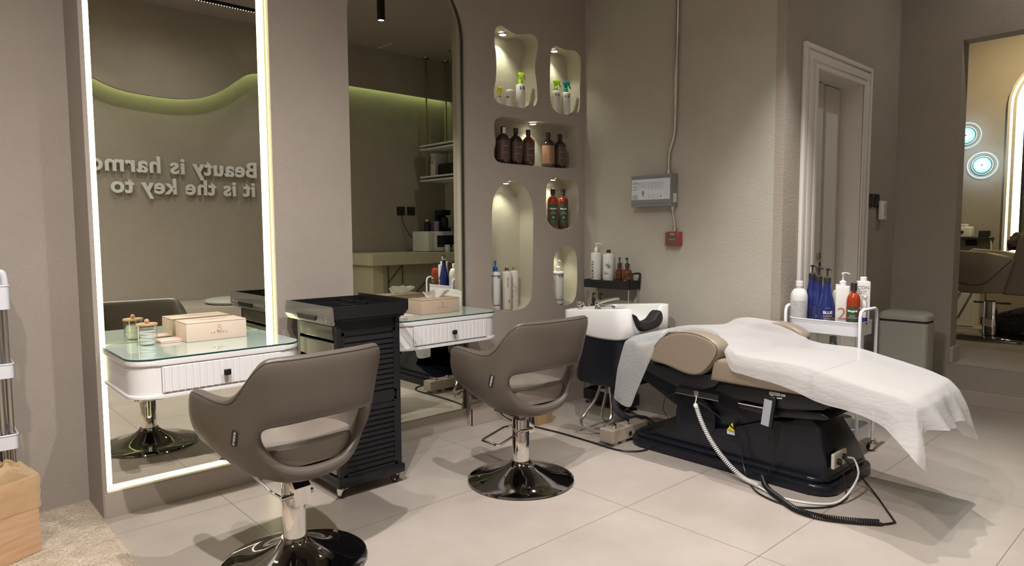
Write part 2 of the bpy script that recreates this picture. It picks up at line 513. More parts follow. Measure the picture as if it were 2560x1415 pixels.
# ------------------------------------------------------------------ setting
YA = 3.12      # plane of the niche wall
def holes_wall(name, x0, x1, z0, z1, loops, y, material):
    bm = bmesh.new()
    def ring(pts):
        vs = [bm.verts.new((p[0], y, p[1])) for p in pts]
        return [bm.edges.new((vs[i], vs[(i + 1) % len(vs)])) for i in range(len(vs))]
    es = ring([(x0, z0), (x1, z0), (x1, z1), (x0, z1)])
    for l in loops: es += ring(l)
    bmesh.ops.triangle_fill(bm, use_beauty=True, use_dissolve=False, edges=es)
    return obj(name, bm, material, smooth=False, kind='structure')

n1 = [(2.733, 2.371), (2.751, 2.401), (2.788, 2.415), (2.834, 2.401), (2.89, 2.388), (2.947, 2.393), (3.026, 2.412), (3.076, 2.402), (3.098, 2.364), (3.09, 2.306), (3.073, 2.24), (3.073, 2.177), (3.085, 2.115), (3.092, 2.045), (3.089, 2.002), (3.064, 1.97), (3.004, 1.95), (2.925, 1.945), (2.821, 1.945), (2.756, 1.954), (2.724, 1.983), (2.722, 2.023), (2.739, 2.093), (2.744, 2.174), (2.74, 2.253), (2.73, 2.305)]
n2 = [(3.214, 2.321), (3.225, 2.355), (3.257, 2.378), (3.305, 2.376), (3.359, 2.371), (3.437, 2.381), (3.483, 2.366), (3.503, 2.332), (3.504, 2.22), (3.497, 2.143), (3.501, 2.068), (3.493, 1.999), (3.461, 1.965), (3.404, 1.95), (3.316, 1.947), (3.251, 1.964), (3.219, 2.004), (3.206, 2.074), (3.209, 2.212)]
n3 = [(2.723, 1.815), (2.737, 1.85), (2.783, 1.872), (2.858, 1.878), (2.983, 1.876), (3.187, 1.884), (3.382, 1.891), (3.45, 1.881), (3.484, 1.846), (3.49, 1.779), (3.479, 1.701), (3.479, 1.64), (3.439, 1.603), (3.36, 1.594), (3.187, 1.592), (3.032, 1.592), (2.837, 1.592), (2.757, 1.597), (2.724, 1.622), (2.721, 1.666), (2.734, 1.714), (2.725, 1.768)]
n4 = [(2.695, 1.039), (2.699, 1.217), (2.705, 1.344), (2.731, 1.408), (2.774, 1.455), (2.827, 1.48), (2.889, 1.488), (2.952, 1.472), (3.006, 1.424), (3.039, 1.365), (3.051, 1.285), (3.05, 1.151), (3.045, 0.948), (3.036, 0.779), (3.022, 0.725), (2.975, 0.688), (2.91, 0.675), (2.82, 0.675), (2.759, 0.682), (2.716, 0.706), (2.695, 0.749), (2.692, 0.833)]
n5 = [(3.17, 1.423), (3.178, 1.471), (3.217, 1.51), (3.287, 1.526), (3.4, 1.528), (3.452, 1.511), (3.482, 1.47), (3.487, 1.399), (3.485, 1.306), (3.464, 1.241), (3.421, 1.202), (3.348, 1.186), (3.277, 1.188), (3.227, 1.205), (3.187, 1.239), (3.17, 1.287)]
n6 = [(3.241, 0.941), (3.248, 0.996), (3.277, 1.045), (3.328, 1.07), (3.39, 1.072), (3.438, 1.052), (3.467, 1.004), (3.473, 0.932), (3.474, 0.823), (3.463, 0.737), (3.433, 0.688), (3.38, 0.671), (3.318, 0.672), (3.272, 0.697), (3.246, 0.765), (3.239, 0.857)]
NICHES = []
for l in (n1, n2, n3, n4, n5, n6):
    NICHES.append([(p.x, p.y) for p in spline([Vector((a, b, 0)) for a, b in l], 3, True)])
m1 = [(0.595, 0.105), (1.338, 0.105), (1.338, 3.15), (0.595, 3.15)]
MX, MZ, MR = 2.128, 2.27, 0.382
arch = [(MX + MR, 0.0005), (MX + MR, 0.9)] + [(MX + MR * math.cos(a * PI / 28), MZ + MR * math.sin(a * PI / 28)) for a in range(29)] + [(MX - MR, 0.9), (MX - MR, 0.0005)]
holes_wall('wall_back', 0.583, 3.55, 0.0, CEIL, NICHES + [m1, arch], YA, M['plaster'])

def reveal(loop, y0, y1, back, name, material, rnd=0.012):
    """inside faces of an opening, with a softly rounded front lip"""
    bm = bmesh.new()
    cx = sum(p[0] for p in loop) / len(loop); cz = sum(p[1] for p in loop) / len(loop)
    A = [bm.verts.new((p[0], y0, p[1])) for p in loop]
    B = [bm.verts.new((p[0], y1, p[1])) for p in loop]
    n = len(loop)
    for i in range(n):
        j = (i + 1) % n
        bm.faces.new((A[i], A[j], B[j], B[i]))
    if back:
        bm.faces.new(list(reversed(B)))
    return obj(name, bm, material, smooth=True, kind='structure', angle=50)
for l in NICHES:
    reveal(l, YA, YA + 0.125, True, 'wall_niche', M['plaster_n'])
reveal(m1, YA, 3.17, False, 'wall_recess', M['plaster'])
reveal(arch, YA, 3.17, False, 'wall_recess', M['plaster_d'])

def sbox(name, x0, x1, y0, y1, z0, z1, material, bev=0.0):
    return obj(name, MB().box(x0, x1, y0, y1, z0, z1, bev), material, smooth=False, kind='structure')
sbox('wall_back_left', -1.6, 0.58, 3.40, 3.46, 0, CEIL, M['plaster'])
sbox('wall_return', 0.579, 0.583, 3.1205, 3.40, 0, CEIL, M['plaster'])
sbox('wall_right', 3.55, 3.62, 1.76, 3.26, 0, CEIL, M['plaster_r'])
sbox('wall_left', -1.66, -1.6, -1.22, 3.46, 0, CEIL, M['plaster'])
sbox('wall_front', -1.66, 5.75, -1.30, -1.22, 0, CEIL, M['plaster_d'])
YD = 1.705
b = MB()
b.box(3.551, 3.922, YD, YD + 0.06, 0, CEIL); b.box(4.615, 5.25, YD, YD + 0.06, 0, CEIL); b.box(3.922, 4.615, YD, YD + 0.06, 2.092, CEIL)
obj('wall_door_side', b, M['plaster_d'], smooth=False, kind='structure')
XC = 5.25
b = MB()
b.box(XC, XC + 0.14, 1.328, YD + 0.06, 0, CEIL); b.box(XC, XC + 0.14, -0.35, 1.328, 2.41, CEIL); b.box(XC, XC + 0.14, -0.35, -0.05, 0, 2.41)
b.box(XC, XC + 0.06, -0.05, 1.328, 0.0, 0.262)
obj('wall_far_right', b, M['plaster_d'], smooth=False, kind='structure')
sbox('wall_far_corner', 5.66, 5.72, -1.22, -0.35, 0, CEIL, M['plaster_r'])
b = MB(); b.box(XC - 0.008, XC, -0.05, YD, 0, 0.095, 0.002); b.box(XC - 0.003, XC + 0.058, -0.05, 1.3275, 0.2622, 0.2702)
obj('baseboard_step', b, M['tilebase'], smooth=False, kind='structure')
obj('baseboard_jamb', MB().box(XC - 0.010, XC + 0.15, 1.306, 1.3275, 0.2705, 0.375, 0.002), M['tilebase'], smooth=False, kind='structure')
obj('floor', MB().box(-1.66, 5.75, -1.30, 3.46, -0.04, 0), M['tile'], smooth=False, kind='structure')
b = MB().box(XC + 0.06, 7.6, -0.5, 2.4, 0.2, 0.27)
obj('floor_platform', b, M['tilebase'], smooth=False, kind='structure')
b = MB(); b.box(-1.66, 5.75, -1.30, 3.46, CEIL, CEIL + 0.05)
obj('ceiling', b, M['ceil'], smooth=False, kind='structure')
obj('ceiling_platform', MB().box(XC + 0.14, 7.6, -0.5, 2.4, 2.95, 3.0), M['ceil'], smooth=False, kind='structure')
sbox('wall_platform_end', 7.5, 7.56, -0.5, 2.4, 0.2, 3.0, M['plaster_d'])
sbox('wall_platform_side', XC + 0.14, 7.5, 2.35, 2.4, 0.2, 3.0, M['plaster_d'])
sbox('wall_platform_near', XC + 0.14, 7.5, -0.5, -0.45, 0.2, 3.0, M['plaster_d'])

# skirting
b = MB(); b.box(0.584, 1.745, YA - 0.003, YA, 0, 0.10, 0.001)
obj('baseboard_back', b, M['tilebase'], smooth=False, kind='structure')
obj('baseboard_recess', MB().box(1.7465, 2.5095, 3.143, 3.160, 0, 0.105, 0.002), M['tilebase'], smooth=False, kind='structure')
b = MB(); b.box(2.511, 3.545, YA - 0.012, YA, 0, 0.135, 0.002); b.box(2.5105, 2.523, YA - 0.012, 3.15, 0, 0.105, 0.001)
obj('baseboard_niche_wall', b, M['tilebase'], smooth=False, kind='structure')

# soffit with a wavy lower edge over the lettering, its led hidden behind the lip
wave = [(-1.6, 2.93), (1.0, 2.92), (1.25, 2.80), (1.42, 2.66), (1.66, 2.56), (1.93, 2.53), (2.20, 2.53), (2.43, 2.57), (2.63, 2.66), (2.80, 2.79), (2.93, 2.88), (3.10, 2.915), (3.6, 2.93), (4.4, 2.93), (5.66, 2.925)]
ws = [Vector((a, 0, c)) for a, c in wave]
wv = spline(ws[1:13], 5)
pts = [(-1.6, 2.93)] + [(p.x, p.z) for p in wv] + [(4.4, 2.93), (5.66, 2.925)]
bm = bmesh.new()
fr = [bm.verts.new((x, -1.05, z)) for x, z in pts]; ft = [bm.verts.new((x, -1.05, CEIL)) for x, z in pts]
bk = [bm.verts.new((x, -1.09, z)) for x, z in pts]; bt = [bm.verts.new((x, -1.09, CEIL)) for x, z in pts]
for i in range(len(pts) - 1):
    bm.faces.new((fr[i], fr[i + 1], ft[i + 1], ft[i])); bm.faces.new((bk[i], bk[i + 1], bt[i + 1], bt[i])); bm.faces.new((fr[i], fr[i + 1], bk[i + 1], bk[i]))
obj('ceiling_soffit', bm, M['plaster_d'], smooth=False, kind='structure')
cl = MB(); cl.tube([(x, -1.155, z + 0.05) for x, z in pts], 0.012, seg=6)
tag(obj('cove_led_strip', cl, M['ledgreen']), 'greenish led strip tucked behind the wavy soffit edge above the wall lettering', 'led strip')

# door
dr = thing('door_1', 'white double door standing ajar in a moulded white frame', 'door'); dr['kind'] = 'structure'; del dr['category']
b = MB()
for (o_, i_, th, pr) in ((0.004, 0.186, 0.010, 0.0), (0.0, 0.04, 0.020, 0.0), (0.07, 0.13, 0.016, 0.0), (0.155, 0.19, 0.014, 0.0)):
    xL, xR, zT = 3.742, 4.698 + 0.02, 2.205
    iL, iR = 3.928, 4.609
    wl = (iL - xL) / 0.19; wr = (xR - iR) / 0.19; wt = (zT - 2.085) / 0.19
    b.box(xL + o_ * wl, xL + i_ * wl, YD - th, YD, 0, zT - i_ * wt, 0.002)
    b.box(xR - i_ * wr, xR - o_ * wr, YD - th, YD, 0, zT - i_ * wt, 0.002)
    b.box(xL + o_ * wl, xR - o_ * wr, YD - th, YD, zT - i_ * wt, zT - o_ * wt, 0.002)
obj('door_frame', b, M['doorwhite'], dr)
b = MB(); b.box(4.609, 4.625, YD - .004, YD + 0.20, 0, 2.10); b.box(3.912, 3.928, YD - .004, YD + 0.20, 0, 2.10); b.box(3.912, 4.625, YD, YD + 0.17, 2.085, 2.10)
obj('door_lining', b, M['doorwhite'], dr, smooth=False)
l1 = obj('door_leaf', MB().box(3.93, 4.325, YD + 0.125, YD + 0.165, 0.005, 2.08, 0.003), M['doorwhite'], dr, smooth=False)
l2 = obj('door_leaf', MB().box(0, 0.205, 0, 0.04, 0.005, 2.08, 0.003, mtx=Matrix.Translation((4.392, YD + 0.135, 0))), M['doorwhite'], dr, smooth=False)
b = MB()
for z in (0.985, 0.90): b.box(4.285, 4.315, YD + 0.105, YD + 0.125, z, z + 0.045, 0.006)
obj('door_handle', b, M['steel'], l1)
b = MB()
for z in (0.93, 0.85): b.box(4.386, 4.393, YD + 0.145, YD + 0.165, z, z + 0.035)
obj('strike_plate', b, M['ink'], l2, smooth=False)

# dark room glimpsed through the ajar door
sbox('wall_behind_door', 3.7, 4.7, 2.45, 2.5, 0, 2.4, M['plaster_d'])

# ------------------------------------------------------------------ mirrors
t = thing('lit_wall_mirror', 'tall rectangular wall mirror edged with glowing yellow led strips', 'mirror', (0.96, 3.165, 0.105))
obj('mirror_glass', MB().box(-0.363, 0.376, 0, 0.004, 0.0, 3.04), M['mirrorclear'], t, smooth=False)
for nm, bx in (('led_strip', (-0.362, -0.340, -0.020, -0.002, 0.002, 3.03)), ('led_strip', (0.348, 0.362, -0.024, -0.002, 0.002, 3.03)), ('led_strip', (-0.338, 0.346, -0.014, -0.002, 0.002, 0.013))):
    obj(nm, MB().box(*bx, 0.003), M['led'], t)
t = thing('arched_wall_mirror', 'tall arched wall mirror in a thin dark frame beside the niches', 'mirror', (MX, 3.15, 0.105))
am = [(p[0] - MX, p[1] - 0.105) for p in arch[1:-1]]
am = [(MR - 0.001, 0.0)] + [(a * 0.997, c) for a, c in am] + [(-MR + 0.001, 0.0)]
obj('mirror_glass', MB().prism(am, 'y', 0.003, 0.007), M['mirror'], t, smooth=False)
obj('mirror_frame', MB().tube([(a * 0.982, 0.0, c + 0.004) for a, c in am], 0.0055, seg=6), M['darkframe'], t)

# ------------------------------------------------------------------ niche lamps
NL = [(0, 2.856, 3.185, 2.392, 16), (1, 3.315, 3.185, 2.371, 12), (2, 3.114, 3.185, 1.873, 9), (3, 2.862, 3.17, 1.478, 10), (4, 3.30, 3.185, 1.522, 7), (5, 3.345, 3.185, 1.066, 7)]
NLAB = ['small round downlight in the roof of the top left wavy niche', 'small round downlight in the roof of the top right niche', 'small round downlight above the five brown bottles', 'small round downlight in the tip of the tall arched niche', 'small round downlight above the two red bottles', 'small round downlight in the roof of the lowest small niche']
for k, x, y, z, w in NL:
    t = thing('niche_downlight', NLAB[k], 'light', (x, y, z), 0, 'niche downlights')
    obj('lamp_ring', MB().lathe([(0.021, 0.004), (0.028, 0.003), (0.029, -0.004), (0.022, -0.005), (0.021, 0.004)], seg=24, cap=False), M['steel'], t)
    obj('lamp_lens', MB().lathe([(0, 0.0), (0.021, 0.0), (0.016, -0.006), (0, -0.008)], seg=24), M['lampglow'], t)
    lamp('niche_bulb', 'SPOT', (x, y, z - 0.012), w * 0.30, (0.98, 1.0, 0.78), (x + 0.005, y + 0.02, z - 1), spot_size=1.9, spot_blend=0.7, shadow_soft_size=0.012)

# hanging ceiling spotlights
for k, ((x, y), lb) in enumerate(zip(SPOT_POS, ['black cylinder spotlight hanging over the wash unit', 'black cylinder spotlight hanging over the middle of the salon', 'black cylinder spotlight hanging over the left end of the salon'])):
    t = thing('hanging_spotlight', lb, 'light', (x, y, 2.96), 0, 'hanging cylinder spotlights')
    obj('housing', MB().lathe([(0.026, 0.0), (0.034, 0.0), (0.034, 0.26), (0.0, 0.262)], seg=28, cap=False), M['black'], t)
    obj('lamp_lens', MB().lathe([(0, 0.006), (0.027, 0.004)], seg=24), M['lampglow'], t)
    obj('stem', MB().cyl((0, 0, 0.26), (0, 0, CEIL - 2.96), 0.006), M['black'], t)
for k, ((x, y, w, _a, _b), lb) in enumerate(zip(DOWN, ['round ceiling downlight washing the left half of the lettered wall', 'round ceiling downlight washing the right half of the lettered wall', 'added fill downlight at the left end of the room', 'added fill downlight above the camera spot in mid room', 'added fill downlight near the raised platform'])):
    t = thing('recessed_downlight', lb, 'light', (x, y, CEIL), 0, 'recessed ceiling downlights')  # the last three are extra lamps that only lift the room light
    obj('lamp_ring', MB().lathe([(0.04, 0.0), (0.055, 0.0), (0.055, -0.006), (0.04, -0.006), (0.04, 0)], seg=28, cap=False), M['white'], t)
    obj('lamp_lens', MB().lathe([(0, -0.001), (0.04, -0.001)], seg=24), M['lampglow'], t)
t = thing('track_light', 'black ceiling track with a row of tiny led dots', 'track light', (2.75, -0.56, CEIL))
obj('rail', MB().box(-0.6, 0.6, -0.02, 0.02, -0.03, 0), M['black'], t, smooth=False)
b = MB()
for i in range(44): b.box(-0.58 + i * 0.0265, -0.572 + i * 0.0265, -0.006, 0.006, -0.034, -0.03)
tag(obj('led_dots', b, M['dots'], t, smooth=False), kind='stuff')
tag(obj('linear_slot', MB().box(4.50, 4.515, -1.0, -0.68, CEIL - 0.004, CEIL), M['white'], smooth=False), 'thin white slot in the ceiling near the cream counter', 'ceiling slot')

# ------------------------------------------------------------------ wall lettering (seen reversed in the lit mirror)
t = thing('wall_lettering', 'raised grey letters reading Beauty is harmony it is the key to', 'lettering', (3.045, -1.22, 1.789))
def raised_letters(txt, size, x0, z0, gap):
    mx = lambda me: max(v.co.x for v in me.vertices)
    for k, ch in enumerate(txt):
        if ch == ' ': continue
        me = text_mesh(ch, size, ext=0.012, align='LEFT', spacing=gap, bold=0.006)
        off = mx(text_mesh(txt[:k + 1], size, ext=0.012, align='LEFT', spacing=gap, bold=0.006)) - mx(me)
        mb = MB(); mb.mesh(me, frame_to((x0 - off, 0.032, z0), (-1, 0, 0), (0, 0, 1)))
        mb.cyl((x0 - off - size * .25, 0, z0 + size * .2), (x0 - off - size * .25, .024, z0 + size * .2), .004, seg=6)
        obj('letter', mb, M['wplastic'], t, smooth=False)
raised_letters('Beauty is harmony', 0.230, 0, 0, 1.08)
raised_letters('it is the key to', 0.220, -0.03, -0.209, 1.08)

# ------------------------------------------------------------------ styling chairs
def cols_shell():
    R = [  # x, y, z : under ring, lower lip, upper lip, mid, top ; right half
        ((0, -.135, .334), (0, -.205, .362), (0, -.240, .560), (0, -.254, .68), (0, -.268, .790)),
        ((.07, -.135, .336), (.10, -.198, .372), (.105, -.237, .558), (.112, -.252, .68), (.118, -.266, .790)),
        ((.125, -.12, .342), (.174, -.178, .418), (.178, -.212, .552), (.186, -.232, .68), (.192, -.254, .790)),
        ((.165, -.09, .350), (.214, -.158, .500), (.214, -.178, .547), (.222, -.205, .68), (.230, -.236, .784)),
        ((.190, -.05, .358), (.240, -.125, .480), (.246, -.140, .575), (.249, -.160, .67), (.247, -.190, .745)),
        ((.190, 0.0, .362), (.258, -.060, .455), (.268, -.075, .560), (.270, -.088, .61), (.268, -.112, .650)),
        ((.192, .06, .388), (.268, .030, .462), (.286, .020, .555), (.290, .010, .61), (.286, .000, .650)),
        ((.190, .11, .416), (.272, .105, .474), (.292, .105, .555), (.294, .100, .61), (.290, .090, .660)),
        ((.186, .14, .434), (.270, .168, .480), (.288, .182, .555), (.288, .180, .61), (.286, .170, .656)),
    ]
    return R
def shell_bm():
    R = cols_shell()
    bm = bmesh.new()
    full = [[(-p[0], p[1], p[2]) for p in c] for c in reversed(R[1:])] + [list(c) for c in R]
    V = [[bm.verts.new(p) for p in c] for c in full]
    n = len(V)
    ctr = [bm.verts.new((0, y, z)) for y, z in ((-.06, .325), (.02, .330), (.08, .350), (.12, .385))]
    for i in range(n - 1):
        for k in range(4):
            if k == 1 and 5 <= i <= 10:      # the half-moon opening of the back
                continue
            bm.faces.new((V[i][k], V[i + 1][k], V[i + 1][k + 1], V[i][k + 1]))
    L = lambda i: V[i][0]
    # underside: left ring 0..8 (front to back centre), right 8..16
    prs = [(0, 16, 3), (1, 15, 2), (2, 14, 1), (3, 13, 0)]
    for (a, b_, c_), (a2, b2, c2) in zip(prs, prs[1:]):
        bm.faces.new((L(a), ctr[c_], ctr[c2], L(a2)))
        bm.faces.new((ctr[c_], L(b_), L(b2), ctr[c2]))
    for i in range(3, 8): bm.faces.new((L(i), L(i + 1), ctr[0]))
    for i in range(8, 13): bm.faces.new((L(i), L(i + 1), ctr[0]))
    bmesh.ops.recalc_face_normals(bm, faces=bm.faces)
    return bm

def make_chair(label, loc, rz):
    t = thing('styling_chair', label, 'chair', loc, rz, 'taupe styling chairs')
    bm = shell_bm()
    sh = obj('shell', bm, M['leather'], t, solid=0.05, soff=-1, normals=False)
    sh.modifiers['solid'].use_even_offset = False
    md = sh.modifiers.new('sub', 'SUBSURF'); md.levels = 3; md.render_levels = 3
    # seam piping along the outer rim
    R = cols_shell()
    rim = [(-c[4][0] * 1.003, c[4][1] * 1.003, c[4][2] - .006) for c in reversed(R[1:])] + [(c[4][0] * 1.003, c[4][1] * 1.003, c[4][2] - .006) for c in R]
    dg = bpy.context.evaluated_depsgraph_get(); dg.update()
    ev = sh.evaluated_get(dg)
    rp = []
    for p in spline([Vector(q) for q in rim], 5):
        ok, loc_, nr_, _ = ev.closest_point_on_mesh(p)
        rp.append(loc_ + nr_ * .0004 if ok else p)
    rp = [(a_ + b_ * 2 + c_) / 4 for a_, b_, c_ in zip(rp, rp[1:], rp[2:])]
    obj('piping', MB().tube(rp, 0.0016, seg=6), M['piping'], sh)
    # seat cushion
    pts = [(-.165, .165), (.165, .165), (.195, .10), (.200, -.02), (.170, -.115), (.09, -.158), (0, -.168), (-.09, -.158), (-.170, -.115), (-.200, -.02), (-.195, .10)]
    pp = [(p.x, p.y) for p in spline([Vector((a, b_, 0)) for a, b_ in pts], 4, True)]
    obj('seat_cushion', MB().prism(pp, 'z', .405, .468, 0.02, 3), M['seatleather'], t)
    # base
    prof = [(0, 0), (.248, 0), (.252, .004), (.250, .012), (.240, .016), (.20, .021), (.15, .033), (.105, .052), (.072, .070), (.052, .086), (.046, .098), (0, .10)]
    obj('base', MB().lathe(prof, seg=64), M['darkchrome'], t)
    obj('column', MB().lathe([(.0405, .085), (.0405, .295), (.037, .301), (0, .302)], seg=40), M['chrome'], t)
    obj('piston', MB().cyl((0, 0, .30), (0, 0, .345), .014), M['steel'], t)
    obj('mounting_plate', MB().box(-.08, .08, -.06, .10, .327, .335, .003), M['blackmatte'], t)
    return t

def chair_pump(t, ang, tilt):
    """the hydraulic housing with its foot pedal, turned to ang"""
    mz = Matrix.Rotation(ang, 4, 'Z')
    h = obj('pump_housing', MB().prism([(.030, .225), (.062, .225), (.062, .288), (.040, .310), (.012, .313), (.012, .30)], 'x', -.031, .031, 0.002, 2, mtx=mz), M['chrome'], t)
    obj('housing_cap', MB().prism([(.0625, .2885), (.0405, .3110), (.013, .3140), (.013, .3155), (.041, .3127), (.0640, .2895)], 'x', -.030, .030, mtx=mz), M['black'], h, smooth=False)
    a = mz
    b = MB()
    b.cyl(a @ Vector((-.062, .022, .252)), a @ Vector((.062, .022, .252)), .0085)
    p = [(-.053, .022, .252), (-.053, -.06, .255), (-.056, -.19, .255 + tilt), (-.048, -.20, .255 + tilt), (.048, -.20, .255 + tilt), (.056, -.19, .255 + tilt), (.053, -.06, .255), (.053, .022, .252)]
    b.tube([a @ Vector(q) for q in p], .0052, seg=8)
    obj('foot_pedal', b, M['chrome'], t)

CH1 = (0.998, 2.238); CH2 = (2.128, 2.264)
c1 = make_chair('taupe leather styling chair nearest the camera, facing the lit mirror', (*CH1, 0), math.radians(5.4))
c2 = make_chair('taupe leather styling chair facing the arched mirror, left of the wash unit', (*CH2, 0), math.radians(-2.5))
chair_pump(c1, math.radians(186 - 5.4), .035)
chair_pump(c2, math.radians(-88 + 2.5), -.03)

def sew_tag(t):
    """small woven brand tag on the left flank, laid on the shell's own surface"""
    sh = [c for c in t.children if c.name.startswith('shell')][0]
    dg = bpy.context.evaluated_depsgraph_get()
    dg.update()
    ev = sh.evaluated_get(dg)
    o_, d_ = Vector((-.6, -.16, .530)), Vector((1, .17, 0)).normalized()
    hit, p, nrm, _ = ev.ray_cast(o_, d_)
    if not hit: return
    if nrm.dot(d_) > 0: nrm = -nrm
    up = Vector((0, -0.35, 1)); up = (up - nrm * up.dot(nrm)).normalized()
    xr = up.cross(nrm)
    f = Matrix((xr, up, nrm)).transposed().to_4x4(); f.translation = p + nrm * .0015
    lb = obj('brand_tag', MB().box(-.011, .011, -.026, .026, -.001, .001, mtx=f), M['ink'], t, smooth=False)
    f2 = f @ Matrix.Translation((0.0035, 0, .0016)) @ Matrix.Rotation(PI / 2, 4, 'Z')
    mb = MB(); mb.mesh(text_mesh('III VEZZOSI', 0.0100, spacing=.95, bold=.0003), f2 @ Matrix.Translation((0, -.001, 0)))
    obj('tag_lettering', mb, M['whiteink'], lb, smooth=False, normals=False)
sew_tag(c1); sew_tag(c2)

# ------------------------------------------------------------------ vanity tables
def table(label, x0, x1, yf, yb, zt, h, kx):
    W_, D = x1 - x0, yb - yf
    t = thing('vanity_table', label, 'dressing table', (x0, yf, 0), 0, 'white wall mounted vanity tables')
    def plan(ins, r=.09):
        pts = [(ins, D)]
        pts += [(ins + r - r * math.cos(a * PI / 16), ins + r - r * math.sin(a * PI / 16)) for a in range(9)]
        pts += [(W_ - ins - r + r * math.sin(a * PI / 16), ins + r - r * math.cos(a * PI / 16)) for a in range(9)]
        pts += [(W_ - ins, D)]
        return pts
    z1 = zt - .006
    b = MB(); b.prism(plan(.006), 'z', z1 - h + .014, z1 - .02)
    obj('body', b, M['white'], t, smooth=True, angle=30)
    b = MB(); b.prism(plan(0), 'z', z1 - .022, z1, .004)
    obj('top_rim', b, M['white'], t, angle=30)
    b = MB(); b.prism(plan(0), 'z', z1 - h, z1 - h + .014, .003)
    obj('bottom_rim', b, M['white'], t, angle=30)
    obj('glass_top', MB().prism(plan(.002, .088), 'z', z1 + .0003, z1 + .006, .001, 1), M['glass'], t, angle=30)
    obj('glass_edge', MB().tube([(p[0], p[1], z1 + .003) for p in plan(.0005, .089)], .0028, seg=6), M['glassedge'], t)
    a0, a1 = .105, W_ - .105
    zb, zt2 = z1 - h + .020, z1 - .027
    dw = MB().box(a0, a1, .0005, .006, zb, zt2)
    n = 18
    for i in range(n):
        w_ = (a1 - a0 - .006) / n
        cx = a0 + .003 + (i + .5) * w_
        dw.prism([(cx - w_ * .43, .001), (cx - w_ * .33, -.0045), (cx + w_ * .33, -.0045), (cx + w_ * .43, .001)], 'z', zb + .003, zt2 - .003)
    d = obj('drawer', dw, M['white'], t, smooth=False)
    obj('drawer_gap', MB().box(a0 - .0018, a1 + .0018, .0048, .0058, zb - .0018, zt2 + .0018), M['greyink'], t, smooth=False)
    k = MB(); k.cyl((kx, -.004, (zb + zt2) / 2), (kx, -.018, (zb + zt2) / 2), .005); k.box(kx - .0135, kx + .0135, -.028, -.017, (zb + zt2) / 2 - .012, (zb + zt2) / 2 + .012, .004, 3)
    obj('knob', k, M['black'], d)
    br = MB()
    return t
T1Z, T2Z = .712, .735
table('white vanity table with glass top before the lit mirror', .604, 1.270, 2.69, 3.150, T1Z, .145, .333)
table('white vanity table with glass top before the arched mirror', 1.778, 2.463, 2.775, 3.145, T2Z, .145, .345)

def tissue_box(label, x, y, z, w_, d_, h_, mt, rz, tissue):
    t = thing('tissue_box', label, 'tissue box', (x, y, z), rz)
    bd = obj('box_body', MB().box(0, w_, 0, d_, 0.0005, h_ - .006, .0025), mt, t)
    ld = obj('lid', MB().box(.0005, w_ - .0005, .0005, d_ - .0005, h_ - .005, h_, .002), mt, t)
    obj('slot', MB().prism([(w_ * .25, d_ * .5), (w_ * .5, d_ * .44), (w_ * .75, d_ * .5), (w_ * .5, d_ * .56)], 'z', h_, h_ + .0006), M['greyink'], ld, smooth=False)
    flat_text('brand_lettering', 'LA BEAU', .014, (w_ * .53, -.0008, h_ * .34), (1, 0, 0), (0, 0, 1), M['tan'] if mt is M['tissue'] else M['tan'], bd, spacing=1.35)
    mono = MB()
    cx, cz = w_ * .53, h_ * .62
    mono.tube([(cx - .013, -.0008, cz - .010), (cx - .006, -.0008, cz - .013), (cx - .003, -.0008, cz), (cx - .001, -.0008, cz + .012), (cx - .006, -.0008, cz + .013), (cx - .009, -.0008, cz + .006)], .0005, seg=5, smooth_n=5)
    mono.tube([(cx - .002, -.0008, cz + .012), (cx + .006, -.0008, cz + .014), (cx + .008, -.0008, cz + .006), (cx + .001, -.0008, cz + .001), (cx + .010, -.0008, cz - .003), (cx + .009, -.0008, cz - .012), (cx - .001, -.0008, cz - .013), (cx - .008, -.0008, cz - .008)], .0005, seg=5, smooth_n=5)
    obj('monogram', mono, M['tan'], bd)
    if tissue:
        bm = bmesh.new()
        random.seed(3)
        g = []
        for i in range(13):
            row = []
            for j in range(7):
                u = i / 12 - .5; v = j / 6
                xx = w_ * .5 + u * .15 * (0.55 + .75 * v) + .02 * v
                zz = h_ - .004 + v * .052 * (1 - .5 * abs(u)) + .006 * math.sin(u * 21) * v
                yy = d_ * .5 + .014 * math.sin(u * 13 + v * 2) * (v + .1) - .012 * v
                row.append(bm.verts.new((xx, yy, zz)))
            g.append(row)
        for i in range(12):
            for j in range(6): bm.faces.new((g[i][j], g[i + 1][j], g[i + 1][j + 1], g[i][j + 1]))
        obj('tissue', bm, M['tissuepaper'], t, subsurf=1, solid=.0006)
    return t
tissue_box('cream closed tissue box with a gold monogram on the table by the lit mirror', .888, 2.992, T1Z, .252, .150, .083, M['tissue'], 0.0, False)
tissue_box('tan tissue box with a white tissue pulled out, on the arched mirror table', 2.03, 2.915, T2Z, .252, .135, .080, M['tissuedark'], 0.0, True)

